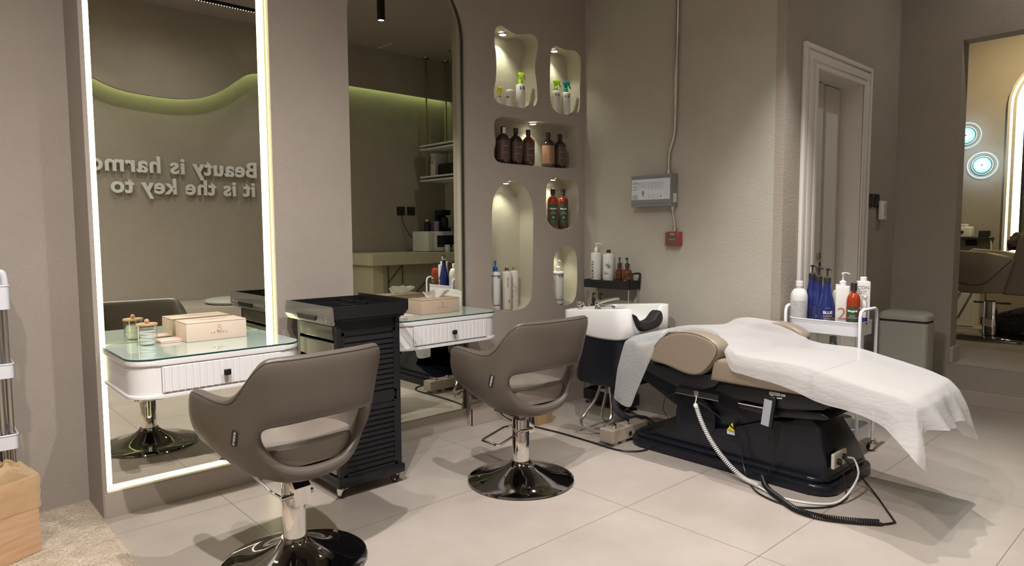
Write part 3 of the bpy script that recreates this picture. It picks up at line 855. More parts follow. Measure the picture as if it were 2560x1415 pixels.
t = thing('cotton_jar', 'clear jar of white cotton pads with a wooden knob lid', 'jar', (.755, 3.055, T1Z))
obj('jar_wall', MB().lathe([(.0365, .001), (.0375, .004), (.0375, .082), (.0360, .082), (.0360, .004)], seg=32, cap=False), M['clear'], t)
b = MB()
random.seed(5)
for i in range(11): b.lathe([(.0, 0), (.026, 0), (.0275, .0025), (.026, .005), (0, .005)], c=(random.uniform(-.003, .003), random.uniform(-.003, .003), .004 + i * .0052), seg=20)
tag(obj('cotton_pads', b, M['cotton'], t), kind='stuff')
ld = obj('lid', MB().lathe([(0, .082), (.039, .082), (.040, .084), (.040, .088), (.038, .090), (0, .090)], seg=32), M['wood'], t)
obj('knob', MB().sphere((0, 0, .099), .0095), M['wood'], ld)
for (x, y, z, n_, lb) in ((.80, 3.035, T1Z, 2, 'blush leatherette coaster beside the cream tissue box'), (1.90, 2.93, T2Z, 1, 'blush leatherette coaster beside the tan tissue box')):
    t = thing('coaster', lb, 'coaster', (x, y, z), 0, 'blush square coasters')
    for k in range(n_):
        obj('pad', MB().box(0, .095, 0, .095, .0005 + k * .006, .0058 + k * .006, .0022, 2, mtx=Matrix.Rotation(.06 * k, 4, 'Z')), M['pink'], t)

# ------------------------------------------------------------------ black salon trolley
t = thing('salon_trolley', 'tall black louvred salon trolley between the two vanity tables', 'trolley', (1.385, 2.625, 0))
TW, TD, TH = .318, .385, .79
b = MB()
b.box(0, .022, 0, .03, .085, TH, .003); b.box(0, .022, TD - .03, TD, .085, TH, .003)
b.box(TW - .022, TW, 0, .03, .085, TH, .003); b.box(TW - .022, TW, TD - .03, TD, .085, TH, .003)
b.box(.02, TW - .02, TD - .012, TD - .006, .09, TH); b.box(TW - .012, TW - .006, .02, TD - .02, .09, TH)
b.box(.02, TW - .02, .010, .014, .09, TH)
obj('carcass', b, M['black'], t, smooth=False)
for (za, zb_) in ((.115, .395), (.46, .715)):
    b = MB()
    b.box(.022, TW - .022, .002, .012, za - .02, za - .008); b.box(.022, TW - .022, .002, .012, zb_ + .008, zb_ + .02)
    b.box(.022, .036, .002, .012, za - .02, zb_ + .02); b.box(TW - .036, TW - .022, .002, .012, za - .02, zb_ + .02)
    nn = int((zb_ - za) / .022)
    for i in range(nn):
        z = za + (i + .5) * (zb_ - za) / nn
        b.prism([(.001, z - .010), (.003, z - .010), (.010, z + .008), (.0085, z + .009)], 'x', .036, TW - .036)
    obj('louvre_panel', b, M['black'], t, smooth=False)
b = MB(); b.box(.05, TW - .03, .003, .010, .41, .445, .002)
obj('blank_panel', b, M['black'], t, smooth=False)
b = MB(); b.box(-.012, TW + .012, -.012, TD + .012, .052, .095, .008, 2)
obj('plinth', b, M['black'], t)
zz = [.10, .228, .356, .484, .612, .70, .775]
for za, zb_ in zip(zz, zz[1:]):
    d = obj('drawer', MB().box(-.004, .012, .034, TD - .034, za + .004, zb_ - .010, .003), M['smoke'], t, smooth=False)
    obj('drawer_side', MB().box(.012, TW - .03, .036, TD - .036, za + .012, zb_ - .025), M['blackmatte'], d, smooth=False)
# top tray with a flared lip and dividers
b = MB()
tx0, tx1, ty0, ty1 = -.035, TW + .03, -.028, TD + .028
zt = .855
b.prism([(tx0 + .014, .80), (tx1 - .014, .80), (tx1, .835), (tx1, zt), (tx1 - .006, zt), (tx1 - .010, .83), (tx0 + .010, .83), (tx0 + .006, zt), (tx0, zt), (tx0, .835)], 'y', ty0 + .006, ty0 + .012)
b.prism([(tx0 + .014, .80), (tx1 - .014, .80), (tx1, .835), (tx1, zt), (tx0, zt), (tx0, .835)], 'y', ty0, ty0 + .006, .001, 1)
b.prism([(tx0 + .014, .80), (tx1 - .014, .80), (tx1, .835), (tx1, zt), (tx0, zt), (tx0, .835)], 'y', ty1 - .006, ty1, .001, 1)
b.box(tx1 - .006, tx1, ty0, ty1, .815, zt + .012)
b.box(tx0 + .02, tx1 - .02, ty0 + .006, ty1 - .006, .79, .80)
b.prism([(ty0, .80), (ty0 + .045, .765), (ty0 + .045, .80)], 'x', tx0 + .03, tx0 + .05)
b.prism([(ty0, .80), (ty0 + .045, .765), (ty0 + .045, .80)], 'x', tx1 - .05, tx1 - .03)
obj('top_tray', b, M['black'], t, smooth=False)
b = MB()
b.box(tx0 + .045, tx1 - .02, .12, .124, .80, zt - .008); b.box(tx0 + .045, tx1 - .02, .25, .254, .80, zt - .008)
b.box(.12, .124, ty0 + .01, .25, .80, zt - .008); b.box(.22, .224, .12, ty1 - .01, .80, zt - .008)
obj('tray_divider', b, M['black'], t, smooth=False)
b = MB()
b.prism([(tx0 - .006, .815), (tx0 - .010, .80), (tx0 + .002, .775), (tx0 + .012, .775), (tx0 + .006, .85), (tx0 - .004, .858)], 'y', ty0 - .002, ty1 + .002, .002, 1)
rm = obj('front_rim', b, M['smokerim'], t, smooth=False)
obj('pull_handle', MB().prism([(.09, .812), (.105, .788), (.265, .788), (.28, .812)], 'x', tx0 - .016, tx0 - .008, .002, 1), M['black'], rm, smooth=False)
flat_text('number_plate', '5', .03, (tx0 - .0085, .012, .79), (0, -1, 0), (0, 0, 1), M['paper'], rm)
def caster(parent, x, y, r, mw, ang, name='caster'):
    mz = Matrix.Translation((x, y, 0)) @ Matrix.Rotation(ang, 4, 'Z')
    b = MB()
    b.lathe([(0, -.008), (r * .5, -.010), (r * .9, -.008), (r, -.004), (r, .004), (r * .9, .008), (r * .5, .010), (0, .008)], seg=24, mtx=mz @ Matrix.Translation((.008, 0, r + .0006)) @ Matrix.Rotation(PI / 2, 4, 'X'))
    w = obj(name, b, mw, parent)
    b = MB()
    b.cyl(mz @ Vector((0, 0, r * 1.9)), mz @ Vector((0, 0, r * 2.5)), r * .45)
    b.prism([(-r * .7, r * 1.9), (r * .9, r * 1.9), (.008 + r * .35, r * .8), (.008 - r * .35, r * .8)], 'y', -.0155, -.0125, mtx=mz)
    b.prism([(-r * .7, r * 1.9), (r * .9, r * 1.9), (.008 + r * .35, r * .8), (.008 - r * .35, r * .8)], 'y', .0125, .0155, mtx=mz)
    b.lathe([(0, -.0165), (r * .5, -.013), (r * .55, -.012), (0, -.012)], seg=16, mtx=mz @ Matrix.Translation((.008, 0, r)) @ Matrix.Rotation(PI / 2, 4, 'X'))
    b.lathe([(0, .0165), (r * .5, .013), (r * .55, .012), (0, .012)], seg=16, mtx=mz @ Matrix.Translation((.008, 0, r)) @ Matrix.Rotation(PI / 2, 4, 'X'))
    b.box(-r * .7, r * .9, -.0155, .0155, r * 1.85, r * 2.0, mtx=mz)
    obj('caster_fork', b, M['chrome'], w)
for x, y, a in ((.02, .02, 2.0), (TW - .02, .02, 1.9), (.02, TD - .02, .6), (TW - .02, TD - .02, .4)):
    caster(t, x, y, .022, M['black'], a)

# ------------------------------------------------------------------ shampoo unit
t = thing('shampoo_bed', 'black and beige reclining shampoo bed half covered by a white sheet', 'salon bed', (3.2, 1.7, 0))
def W(mb):      # world coordinates -> the bed's own
    bmesh.ops.translate(mb.bm, verts=mb.bm.verts, vec=(-3.2, -1.7, 0)); return mb
def rrect(x0, x1, y0, y1, r, n=6):
    out = []
    for cx, cy, a0 in ((x1 - r, y1 - r, 0), (x0 + r, y1 - r, PI / 2), (x0 + r, y0 + r, PI), (x1 - r, y0 + r, 1.5 * PI)):
        for i in range(n + 1):
            a = a0 + i * PI / 2 / n
            out.append((cx + r * math.cos(a), cy + r * math.sin(a)))
    return out
b = MB(); b.prism(rrect(2.925, 3.475, 1.165, 2.265, .09), 'z', .004, .05, .012, 3)
b.prism(rrect(2.945, 3.455, 1.19, 2.24, .08), 'z', .05, .075, .01, 2)
obj('base_plinth', W(b), M['blackgloss'], t)
b = MB(); b.prism([(1.195, .06), (1.21, .16), (1.235, .30), (1.28, .338), (1.36, .325), (1.50, .25), (1.68, .20), (1.88, .16), (2.08, .10), (2.2, .065)], 'x', 2.965, 3.435, .022, 3)
for v in b.bm.verts:
    k = min(1, max(0, (v.co.z - .06) / .27))
    v.co.x = 3.2 - .10 * k + (v.co.x - 3.2) * (1 - .5 * k)
obj('motor_housing', W(b), M['blackgloss'], t)
b = MB(); b.prism([(1.22, .455), (1.20, .36), (1.50, .30), (1.62, .205), (1.86, .155), (1.98, .25), (2.16, .36), (2.42, .44), (2.42, .56), (2.1, .52), (1.72, .46)], 'x', 3.00, 3.40, .02, 2)
obj('lifting_frame', W(b), M['blackgloss'], t)
b = MB(); b.lathe([(0, 0), (.10, 0), (.115, .01), (.115, .03), (0, .032)], seg=36, mtx=Matrix.Translation((3.0, 1.86, .215)) @ Matrix.Rotation(-PI / 2, 4, 'Y'))
obj('pivot_cover', W(b), M['blackgloss'], t)
b = MB(); b.prism([(1.20, .395), (1.19, .445), (1.72, .455), (1.76, .40), (1.60, .375), (1.35, .365)], 'x', 2.905, 3.40, .012, 2)
obj('seat_frame', W(b), M['black'], t)
b = MB(); b.prism([(1.17, .36), (1.20, .345), (1.45, .315), (1.60, .325), (1.60, .355), (1.44, .362), (1.22, .385)], 'x', 2.93, 3.24, .01, 2)
b.box(2.95, 3.22, 1.30, 1.56, .365, .385, .004)
obj('leg_rest_slide', W(b), M['black'], t)
b = MB(); b.box(2.925, 2.93, 1.47, 1.60, .348, .354)
obj('slide_rail', W(b), M['chrome'], t)
obj('slide_rail', W(MB().box(2.94, 2.946, 1.20, 1.27, .352, .357)), M['chrome'], t)
# cushions
b = MB(); b.prism([(2.235, .475), (2.24, .555), (2.10, .592), (1.90, .600), (1.70, .590), (1.665, .56), (1.68, .475)], 'x', 2.955, 3.43, .022, 3)
obj('back_cushion', W(b), M['beige'], t)
b = MB(); b.prism([(1.73, .445), (1.71, .55), (1.60, .572), (1.30, .575), (1.24, .55), (1.24, .45)], 'x', 2.875, 3.40, .024, 3)
obj('seat_cushion', W(b), M['beige'], t)
b = MB(); b.prism([(1.22, .475), (1.22, .555), (1.15, .562), (.90, .528), (.825, .52), (.81, .49), (.84, .455), (1.10, .455)], 'x', 2.835, 3.33, .022, 3)
obj('leg_cushion', W(b), M['beige'], t)
def armrest(x0, x1, dy, dz):
    pr = [Vector((a, c, 0)) for a, c in ((2.075, .505), (2.055, .565), (1.99, .635), (1.90, .668), (1.80, .672), (1.715, .650), (1.672, .612), (1.69, .555), (1.745, .485), (1.79, .462), (1.86, .462), (1.97, .487))]
    pp = [(p.x + dy, p.y + dz) for p in spline(pr, 4, True)]
    bm = bmesh.new()
    cy, cz = 1.87 + dy, .575 + dz
    w = x1 - x0
    rg = []
    for o_, sc in ((0, .80), (.0005, .90), (.004, .945), (.012, .975), (.026, .993), (.045, 1.0), (w - .045, 1.0), (w - .026, .99), (w - .012, .96), (w - .004, .91), (w, .84)):
        rg.append([bm.verts.new((x0 + o_, cy + (p[0] - cy) * sc, cz + (p[1] - cz) * sc)) for p in pp])
    for q, r_ in zip(rg, rg[1:]):
        for i in range(len(q)): bm.faces.new((q[i], q[(i + 1) % len(q)], r_[(i + 1) % len(q)], r_[i]))
    bm.faces.new(rg[0]); bm.faces.new(list(reversed(rg[-1])))
    bmesh.ops.translate(bm, verts=bm.verts, vec=(-3.2, -1.7, 0))
    a = obj('armrest', bm, M['beige'], t, angle=70)
    return a
armrest(2.862, 2.985, 0, 0)
armrest(3.435, 3.532, -.155, .012)
def loopx(x, dy, dz, s_=.93):
    pr = [Vector((0, a, c)) for a, c in ((2.075, .505), (2.055, .565), (1.99, .635), (1.90, .668), (1.80, .672), (1.715, .650), (1.672, .612), (1.69, .555), (1.745, .485), (1.79, .462), (1.86, .462), (1.97, .487))]
    cy, cz = 1.86, .57
    return [Vector((x, cy + (p.y - cy) * s_ + dy, cz + (p.z - cz) * s_ + dz)) for p in pr]
b = MB(); b.tube(loopx(2.8655, 0, 0, .955), .0015, seg=6, closed=True, smooth_n=4); obj('armrest_seam', W(b), M['piping'], t)
b = MB(); b.prism([(2.20, .50), (1.95, .475), (1.80, .448), (1.70, .47), (1.655, .515), (1.635, .50), (1.70, .42), (1.80, .372), (1.87, .368), (2.20, .462)], 'x', 2.885, 2.965, .012, 2)
obj('armrest_bracket', W(b), M['black'], t)
b = MB(); b.prism([(2.05, .50), (1.80, .475), (1.65, .46), (1.50, .50), (1.50, .48), (1.66, .38), (2.0, .43)], 'x', 3.45, 3.52, .012, 2)
obj('armrest_bracket', W(b), M['black'], t)
# accessory rail with the cord clip
b = MB(); b.box(2.868, 2.885, 1.67, 1.91, .362, .385, .003)
ra = obj('accessory_rail', W(b), M['black'], t)
obj('rail_edge', W(MB().box(2.866, 2.869, 1.67, 1.91, .356, .361)), M['steel'], ra, smooth=False)
obj('clip_plate', W(MB().box(2.864, 2.868, 1.778, 1.802, .363, .387, .001)), M['steel'], ra, smooth=False)
# stickers, socket
s_ = obj('maker_label', W(MB().box(2.9025, 2.9045, 1.385, 1.435, .425, .440)), M['paper'], t, smooth=False)
obj('small_label', W(MB().box(2.9025, 2.9045, 1.36, 1.381, .427, .437)), M['paper'], t, smooth=False)
flat_text('label_lettering', 'Belsalon', .011, (2.9022 - 3.2, 1.41 - 1.7, .4285), (0, -1, 0), (0, 0, 1), M['ink'], s_)
wl = obj('warning_label', W(MB().prism([(1.678, .196), (1.648, .238), (1.636, .196)], 'x', 2.9625, 2.9642)), M['yellowlab'], t, smooth=False)
obj('warning_text', W(MB().box(2.9625, 2.9640, 1.634, 1.676, .178, .194)), M['paper'], t, smooth=False)
flat_text('warning_sign', '!', .025, (2.9620 - 3.2, 1.656 - 1.7, .200), (0, -1, 0), (0, 0, 1), M['ink'], wl)
sk = obj('power_socket', W(MB().box(3.00, 3.14, 1.178, 1.194, .115, .185, .006)), M['greycan'], t, smooth=False)
b = MB(); b.cyl((3.04, 1.185, .145), (3.04, 1.165, .145), .014); b.cyl((3.10, 1.185, .155), (3.10, 1.165, .155), .014)
obj('socket_hole', W(b), M['black'], sk)
# bowl cabinet and hoses
b = MB(); b.prism(rrect(2.965, 3.395, 2.33, 2.70, .06), 'z', .285, .585, .02, 2)
obj('bowl_cabinet', W(b), M['blackgloss'], t)

# porcelain bowl, lofted
def sm(a, b_, x):
    k = min(1, max(0, (x - a) / (b_ - a))); return k * k * (3 - 2 * k)
def bowl():
    bm = bmesh.new()
    N = 0
    def ringpts(ins, r):
        pts = []
        x0, x1, y0, y1 = 2.945 + ins, 3.418 - ins, 2.295 + ins, 2.785 - ins
        r = max(.01, r)
        per = []
        for cx, cy, a0 in ((x1 - r, y1 - r, 0), (x0 + r, y1 - r, PI / 2), (x0 + r, y0 + r, PI), (x1 - r, y0 + r, 1.5 * PI)):
            for i in range(9):
                a = a0 + i * PI / 2 / 8
                per.append((cx + r * math.cos(a), cy + r * math.sin(a)))
        out = []
        for k in range(4):
            seg = per[k * 9:(k + 1) * 9]
            out += seg
            p, q = seg[-1], per[((k + 1) * 9) % 36]
            nn = 16 if k in (2,) else 8
            for i in range(1, nn): out.append((p[0] + (q[0] - p[0]) * i / nn, p[1] + (q[1] - p[1]) * i / nn))
        return out
    def rimz(x, y):
        z = .742 - (y - 2.3) * .085
        f = 1 - sm(2.33, 2.42, y)
        d = sm(3.005, 3.075, x) * (1 - sm(3.235, 3.29, x))
        return z - .115 * d * f
    rings = []
    def add(ins, r, zf):
        rings.append([bm.verts.new((x, y, zf(x, y))) for x, y in ringpts(ins, r)])
    bot = lambda x, y: .578 - .022 * math.sin(PI * min(1, max(0, (y - 2.2) / .5))) * (1 - sm(2.95, 3.1, x))
    add(.045, .05, lambda x, y: bot(x, y) + .002)
    add(.012, .07, lambda x, y: bot(x, y))
    add(.003, .075, lambda x, y: bot(x, y) + .012)
    add(0, .08, lambda x, y: bot(x, y) * .5 + rimz(x, y) * .5)
    add(0, .08, lambda x, y: rimz(x, y) - .008)
    add(.004, .076, lambda x, y: rimz(x, y) - .0015)
    add(.010, .07, lambda x, y: rimz(x, y))
    add(.018, .065, lambda x, y: rimz(x, y) - .0015)
    add(.024, .06, lambda x, y: rimz(x, y) - .010)
    add(.034, .06, lambda x, y: min(rimz(x, y) - .02, .665 + .035 * sm(2.52, 2.60, y)))
    add(.06, .06, lambda x, y: .60 + .085 * sm(2.52, 2.60, y))
    add(.11, .06, lambda x, y: .582 + .10 * sm(2.50, 2.60, y))
    for a, b_ in zip(rings, rings[1:]):
        n = len(a)
        for i in range(n):
            j = (i + 1) % n
            bm.faces.new((a[i], a[j], b_[j], b_[i]))
    bm.faces.new(rings[-1]); bm.faces.new(list(reversed(rings[0])))
    return bm
bm = bowl(); bmesh.ops.translate(bm, verts=bm.verts, vec=(-3.2, -1.7, 0))
bw = obj('basin', bm, M['porcelain'], t, angle=70)
b = MB(); pr = [Vector((a, c, 0)) for a, c in ((3.012, .708), (3.045, .675), (3.09, .662), (3.14, .660), (3.19, .672), (3.235, .706), (3.262, .708), (3.272, .665), (3.262, .632), (3.22, .614), (3.12, .604), (3.07, .614), (3.035, .655))]
pq = [(p.x, p.y) for p in spline(pr, 4, True)]
def pad_bm():
    bm = bmesh.new()
    rg = []
    def thin(p, k):      # pull the outline towards its own mid line
        u = (p[0] - 3.012) / .26
        mx_, mz_ = 3.14 + (p[0] - 3.14) * 1.0, .668 - .05 * math.sin(PI * min(1, max(0, u))) + .012
        return (3.14 + (p[0] - 3.14) * (1 - .06 * k), p[1] + (mz_ - p[1]) * .45 * k)
    for y, k in ((2.268, 1), (2.269, .6), (2.274, .25), (2.284, 0), (2.326, 0), (2.334, .25), (2.338, .7)):
        rg.append([bm.verts.new((thin(p, k)[0], y, thin(p, k)[1])) for p in pq])
    for q, r_ in zip(rg, rg[1:]):
        for i in range(len(q)): bm.faces.new((q[i], q[(i + 1) % len(q)], r_[(i + 1) % len(q)], r_[i]))
    bm.faces.new(rg[0]); bm.faces.new(list(reversed(rg[-1])))
    bmesh.ops.translate(bm, verts=bm.verts, vec=(-3.2, -1.7, 0))
    return bm
obj('neck_pad', pad_bm(), M['blackmatte'], bw, angle=80)
# mixer tap and hand shower standing on the basin deck
fa = obj('mixer_tap', W(MB().lathe([(0, 0), (.023, 0), (.023, .01), (.019, .02), (.019, .045), (.021, .05), (.019, .064), (.010, .070), (0, .071)], c=(3.03, 2.555, .700), seg=24)), M['chrome'], bw)
b = MB(); b.tube([(3.03, 2.555, .755), (3.05, 2.52, .768), (3.08, 2.475, .780), (3.095, 2.45, .782)], .008, seg=8, smooth_n=4, rfun=lambda u: .011 - .005 * u)
obj('tap_lever', W(b), M['chrome'], fa)
b = MB(); b.tube([(3.03, 2.545, .728), (3.06, 2.50, .735), (3.08, 2.47, .725)], .010, seg=10, smooth_n=4)
obj('tap_spout', W(b), M['chrome'], fa)
b = MB(); b.lathe([(0, 0), (.018, 0), (.018, .03), (.024, .034), (.026, .05), (.022, .058), (0, .060)], c=(3.035, 2.70, .693), seg=24)
b.lathe([(0, 0), (.014, 0), (.016, .02), (0, .022)], mtx=Matrix.Translation((3.035, 2.69, .725)) @ Matrix.Rotation(2.2, 4, 'X'))
obj('hand_shower', W(b), M['chrome'], bw)
def wt(name, pts, r, mt, par, n=5, seg=8):
    return obj(name, W(MB().tube(pts, r, seg=seg, smooth_n=n)), mt, par)
wt('drain_hose', [(3.06, 2.44, .30), (3.04, 2.44, .20), (3.05, 2.42, .13), (3.10, 2.38, .08), (3.17, 2.36, .075), (3.22, 2.34, .06), (3.24, 2.31, .03)], .020, M['greyhose'], t, seg=12)
wt('water_hose', [(3.00, 2.50, .30), (2.97, 2.52, .20), (2.92, 2.55, .12), (2.885, 2.56, .07), (2.90, 2.52, .04), (2.96, 2.46, .035), (3.03, 2.42, .045), (3.10, 2.40, .04)], .0085, M['steel'], t)
wt('water_hose', [(3.02, 2.47, .30), (2.99, 2.47, .20), (2.965, 2.47, .12), (2.975, 2.46, .075), (3.02, 2.45, .085), (3.04, 2.46, .16), (3.03, 2.47, .29)], .0085, M['steel'], t)
wt('water_hose', [(3.05, 2.40, .05), (3.11, 2.34, .075), (3.14, 2.28, .09), (3.12, 2.24, .07), (3.055, 2.235, .055), (3.01, 2.2615, .055)], .007, M['steel'], t)
# sprung cord and remote
def coil(pts, R, r, turns, seg=6, n=30):
    P = spline([Vector(p) for p in pts], n)
    L = [0]
    for a, b_ in zip(P, P[1:]): L.append(L[-1] + (b_ - a).length)
    out = []
    N = turns * 9
    up = Vector((0, 0, 1))
    k = 0
    for i in range(N + 1):
        s = L[-1] * i / N
        while k < len(L) - 2 and L[k + 1] < s: k += 1
        u = (s - L[k]) / max(1e-9, L[k + 1] - L[k])
        p = P[k].lerp(P[k + 1], u); tg = (P[k + 1] - P[k]).normalized()
        side = tg.cross(Vector((.31, .2, .93))).normalized(); up2 = side.cross(tg)
        a = 2 * PI * turns * i / N
        out.append(p + (side * math.cos(a) + up2 * math.sin(a)) * R)
    return MB().tube(out, r, seg=seg)
b = MB(); b.tube([(2.866, 1.79, .366), (2.866, 1.79, .345), (2.864, 1.794, .325)], .0028, seg=6, smooth_n=3); b.sphere((2.863, 1.79, .315), .012)
obj('cord_connector', W(b), M['wplastic'], t)
obj('white_coil_cord', W(coil([(2.862, 1.788, .315), (2.862, 1.755, .24), (2.862, 1.70, .155), (2.858, 1.62, .080), (2.850, 1.53, .028), (2.835, 1.44, .014)], .0088, .0032, 52)), M['wplastic'], t)
wt('white_cord', [(2.835, 1.44, .010), (2.80, 1.33, .006), (2.84, 1.19, .006), (2.92, 1.115, .02), (3.06, 1.10, .09), (3.10, 1.13, .15), (3.10, 1.16, .155)], .0045, M['wplastic'], t, n=8)
rm = obj('remote_control', W(MB().box(2.878, 2.898, -.026, .026, -.075, .075, .008, 3, mtx=Matrix.Translation((0, 1.427, .352)) @ Matrix.Rotation(math.radians(7), 4, 'X'))), M['black'], t)
obj('remote_face', W(MB().box(2.8765, 2.879, -.016, .022, -.068, .055, .001, 1, mtx=Matrix.Translation((0, 1.430, .352)) @ Matrix.Rotation(math.radians(7), 4, 'X'))), M['remoteface'], rm, smooth=False)
wt('remote_hook', [(2.898, 1.425, .425), (2.905, 1.40, .415), (2.905, 1.375, .418)], .003, M['wplastic'], rm)
wt('remote_cord', [(2.888, 1.420, .28), (2.895, 1.405, .20), (2.905, 1.405, .12), (2.895, 1.43, .06), (2.895, 1.445, .035)], .0028, M['black'], t)
obj('black_coil_cord', W(coil([(2.888, 1.455, .045), (2.83, 1.40, .02), (2.775, 1.32, .0145), (2.705, 1.21, .0145), (2.705, 1.11, .0145), (2.76, 1.005, .0145), (2.822, 0.925, .0145)], .0098, .0036, 74)), M['black'], t)
wt('black_cord', [(2.822, .925, .006), (2.855, .905, .006), (2.886, .893, .006), (2.90, .90, .006), (2.97, .945, .006), (3.10, 1.03, .008), (3.13, 1.10, .06), (3.08, 1.16, .145)], .0042, M['black'], t, n=8)
wt('black_cord', [(2.885, 1.90, .36), (2.875, 1.97, .32), (2.925, 2.02, .24), (2.955, 2.0, .18)], .002, M['black'], t, n=8)
wt('black_cord', [(2.868, 1.78, .335), (2.885, 1.72, .30), (2.93, 1.60, .20), (2.915, 1.56, .06), (2.86, 1.50, .008), (2.77, 1.40, .006), (2.74, 1.25, .006), (2.84, 1.14, .006), (2.97, 1.12, .006), (3.02, 1.135, .05), (3.04, 1.165, .14)], .0038, M['black'], t, n=8)

# ------------------------------------------------------------------ the disposable sheet
def st(*p): return [Vector(q) for q in p]
CL = [
 st((2.862, 2.300, .255), (2.872, 2.285, .42), (2.905, 2.262, .565), (2.96, 2.250, .592), (3.10, 2.245, .600), (3.25, 2.24, .603), (3.40, 2.24, .603), (3.46, 2.24, .585), (3.475, 2.24, .52)),
 st((2.842, 2.235, .238), (2.858, 2.225, .42), (2.895, 2.205, .578), (2.955, 2.19, .610), (3.10, 2.18, .617), (3.25, 2.18, .620), (3.40, 2.18, .620), (3.46, 2.17, .59), (3.475, 2.17, .52)),
 st((2.836, 2.165, .236), (2.848, 2.135, .42), (2.862, 2.105, .56), (2.915, 2.08, .625), (3.06, 2.06, .628), (3.22, 2.06, .632), (3.40, 2.05, .635), (3.46, 2.03, .60), (3.475, 2.03, .53)),
 st((2.838, 2.120, .345), (2.848, 2.07, .50), (2.870, 2.030, .610), (2.920, 2.00, .662), (3.04, 1.98, .640), (3.22, 1.96, .630), (3.41, 1.94, .645), (3.45, 1.94, .66), (3.475, 1.95, .66)),
 st((2.885, 1.995, .655), (2.905, 1.975, .666), (2.935, 1.955, .674), (2.97, 1.93, .672), (3.05, 1.89, .632), (3.22, 1.87, .622), (3.40, 1.85, .640), (3.43, 1.85, .672), (3.452, 1.85, .690)),
 st((2.965, 1.865, .682), (2.975, 1.862, .678), (2.990, 1.858, .660), (3.005, 1.85, .635), (3.07, 1.80, .618), (3.22, 1.77, .615), (3.40, 1.75, .630), (3.425, 1.75, .665), (3.445, 1.75, .690)),
 st((2.985, 1.745, .665), (2.992, 1.742, .652), (2.998, 1.74, .635), (3.01, 1.73, .618), (3.08, 1.70, .608), (3.22, 1.68, .606), (3.40, 1.66, .622), (3.425, 1.66, .655), (3.445, 1.66, .680)),
 st((2.905, 1.662, .575), (2.915, 1.66, .590), (2.935, 1.655, .604), (2.96, 1.645, .606), (3.08, 1.62, .600), (3.22, 1.60, .600), (3.40, 1.58, .612), (3.43, 1.57, .632), (3.445, 1.57, .650)),
 st((2.843, 1.590, .515), (2.850, 1.586, .550), (2.868, 1.58, .590), (2.91, 1.57, .598), (3.05, 1.55, .598), (3.22, 1.53, .600), (3.39, 1.50, .606), (3.43, 1.48, .606), (3.452, 1.48, .59)),
 st((2.828, 1.450, .502), (2.838, 1.445, .545), (2.860, 1.44, .588), (2.90, 1.43, .596), (3.05, 1.42, .600), (3.22, 1.40, .603), (3.38, 1.38, .606), (3.425, 1.36, .590), (3.445, 1.36, .53)),
 st((2.812, 1.300, .486), (2.826, 1.295, .54), (2.855, 1.29, .586), (2.90, 1.285, .596), (3.05, 1.28, .600), (3.22, 1.26, .603), (3.375, 1.24, .606), (3.42, 1.23, .58), (3.435, 1.22, .51)),
 st((2.798, 1.165, .452), (2.812, 1.16, .51), (2.842, 1.155, .568), (2.89, 1.15, .583), (3.03, 1.14, .588), (3.20, 1.13, .590), (3.345, 1.12, .592), (3.39, 1.11, .56), (3.405, 1.10, .48)),
 st((2.770, 1.000, .440), (2.786, 1.00, .49), (2.818, .998, .542), (2.865, .995, .560), (3.02, .99, .565), (3.17, .98, .566), (3.315, .97, .568), (3.36, .965, .535), (3.375, .96, .45)),
 st((2.748, .905, .418), (2.765, .905, .475), (2.800, .903, .530), (2.85, .90, .546), (3.00, .895, .552), (3.14, .89, .554), (3.27, .88, .556), (3.31, .875, .52), (3.325, .87, .43)),
 st((2.700, .825, .372), (2.735, .828, .44), (2.785, .835, .522), (2.84, .83, .538), (2.96, .815, .542), (3.09, .81, .545), (3.22, .81, .545), (3.26, .82, .50), (3.275, .82, .41)),
 st((2.672, .765, .330), (2.715, .775, .40), (2.775, .795, .500), (2.84, .775, .512), (2.95, .768, .515), (3.07, .765, .515), (3.20, .77, .512), (3.235, .785, .455), (3.25, .79, .37)),
 st((2.690, .745, .300), (2.725, .755, .375), (2.772, .765, .455), (2.83, .735, .462), (2.94, .745, .462), (3.05, .730, .462), (3.17, .74, .455), (3.205, .76, .41), (3.225, .77, .34)),
 st((2.705, .742, .285), (2.738, .748, .355), (2.775, .748, .425), (2.825, .712, .430), (2.93, .725, .414), (3.03, .705, .425), (3.14, .715, .385), (3.165, .705, .325), (3.20, .75, .32)),
]
random.seed(11)
bm = bmesh.new()
V = []
for i, row in enumerate(CL):
    sp = spline(row, 5)
    ln = [row[k].lerp(row[k + 1], q / 5) for k in range(len(row) - 1) for q in range(5)] + [row[-1].copy()]
    sp = [a_.lerp(b_, .80) for a_, b_ in zip(sp, ln)]
    V.append(sp)
rows = []
nc = len(V[0])
colsp = []
for j in range(nc):
    cc = [V[i][j] for i in range(len(V))]
    ln = [cc[k].lerp(cc[k + 1], q / 5) for k in range(len(cc) - 1) for q in range(5)] + [cc[-1].copy()]
    colsp.append([a_.lerp(b_, .5) for a_, b_ in zip(spline(cc, 5), ln)])
from mathutils import noise as mn
G = []
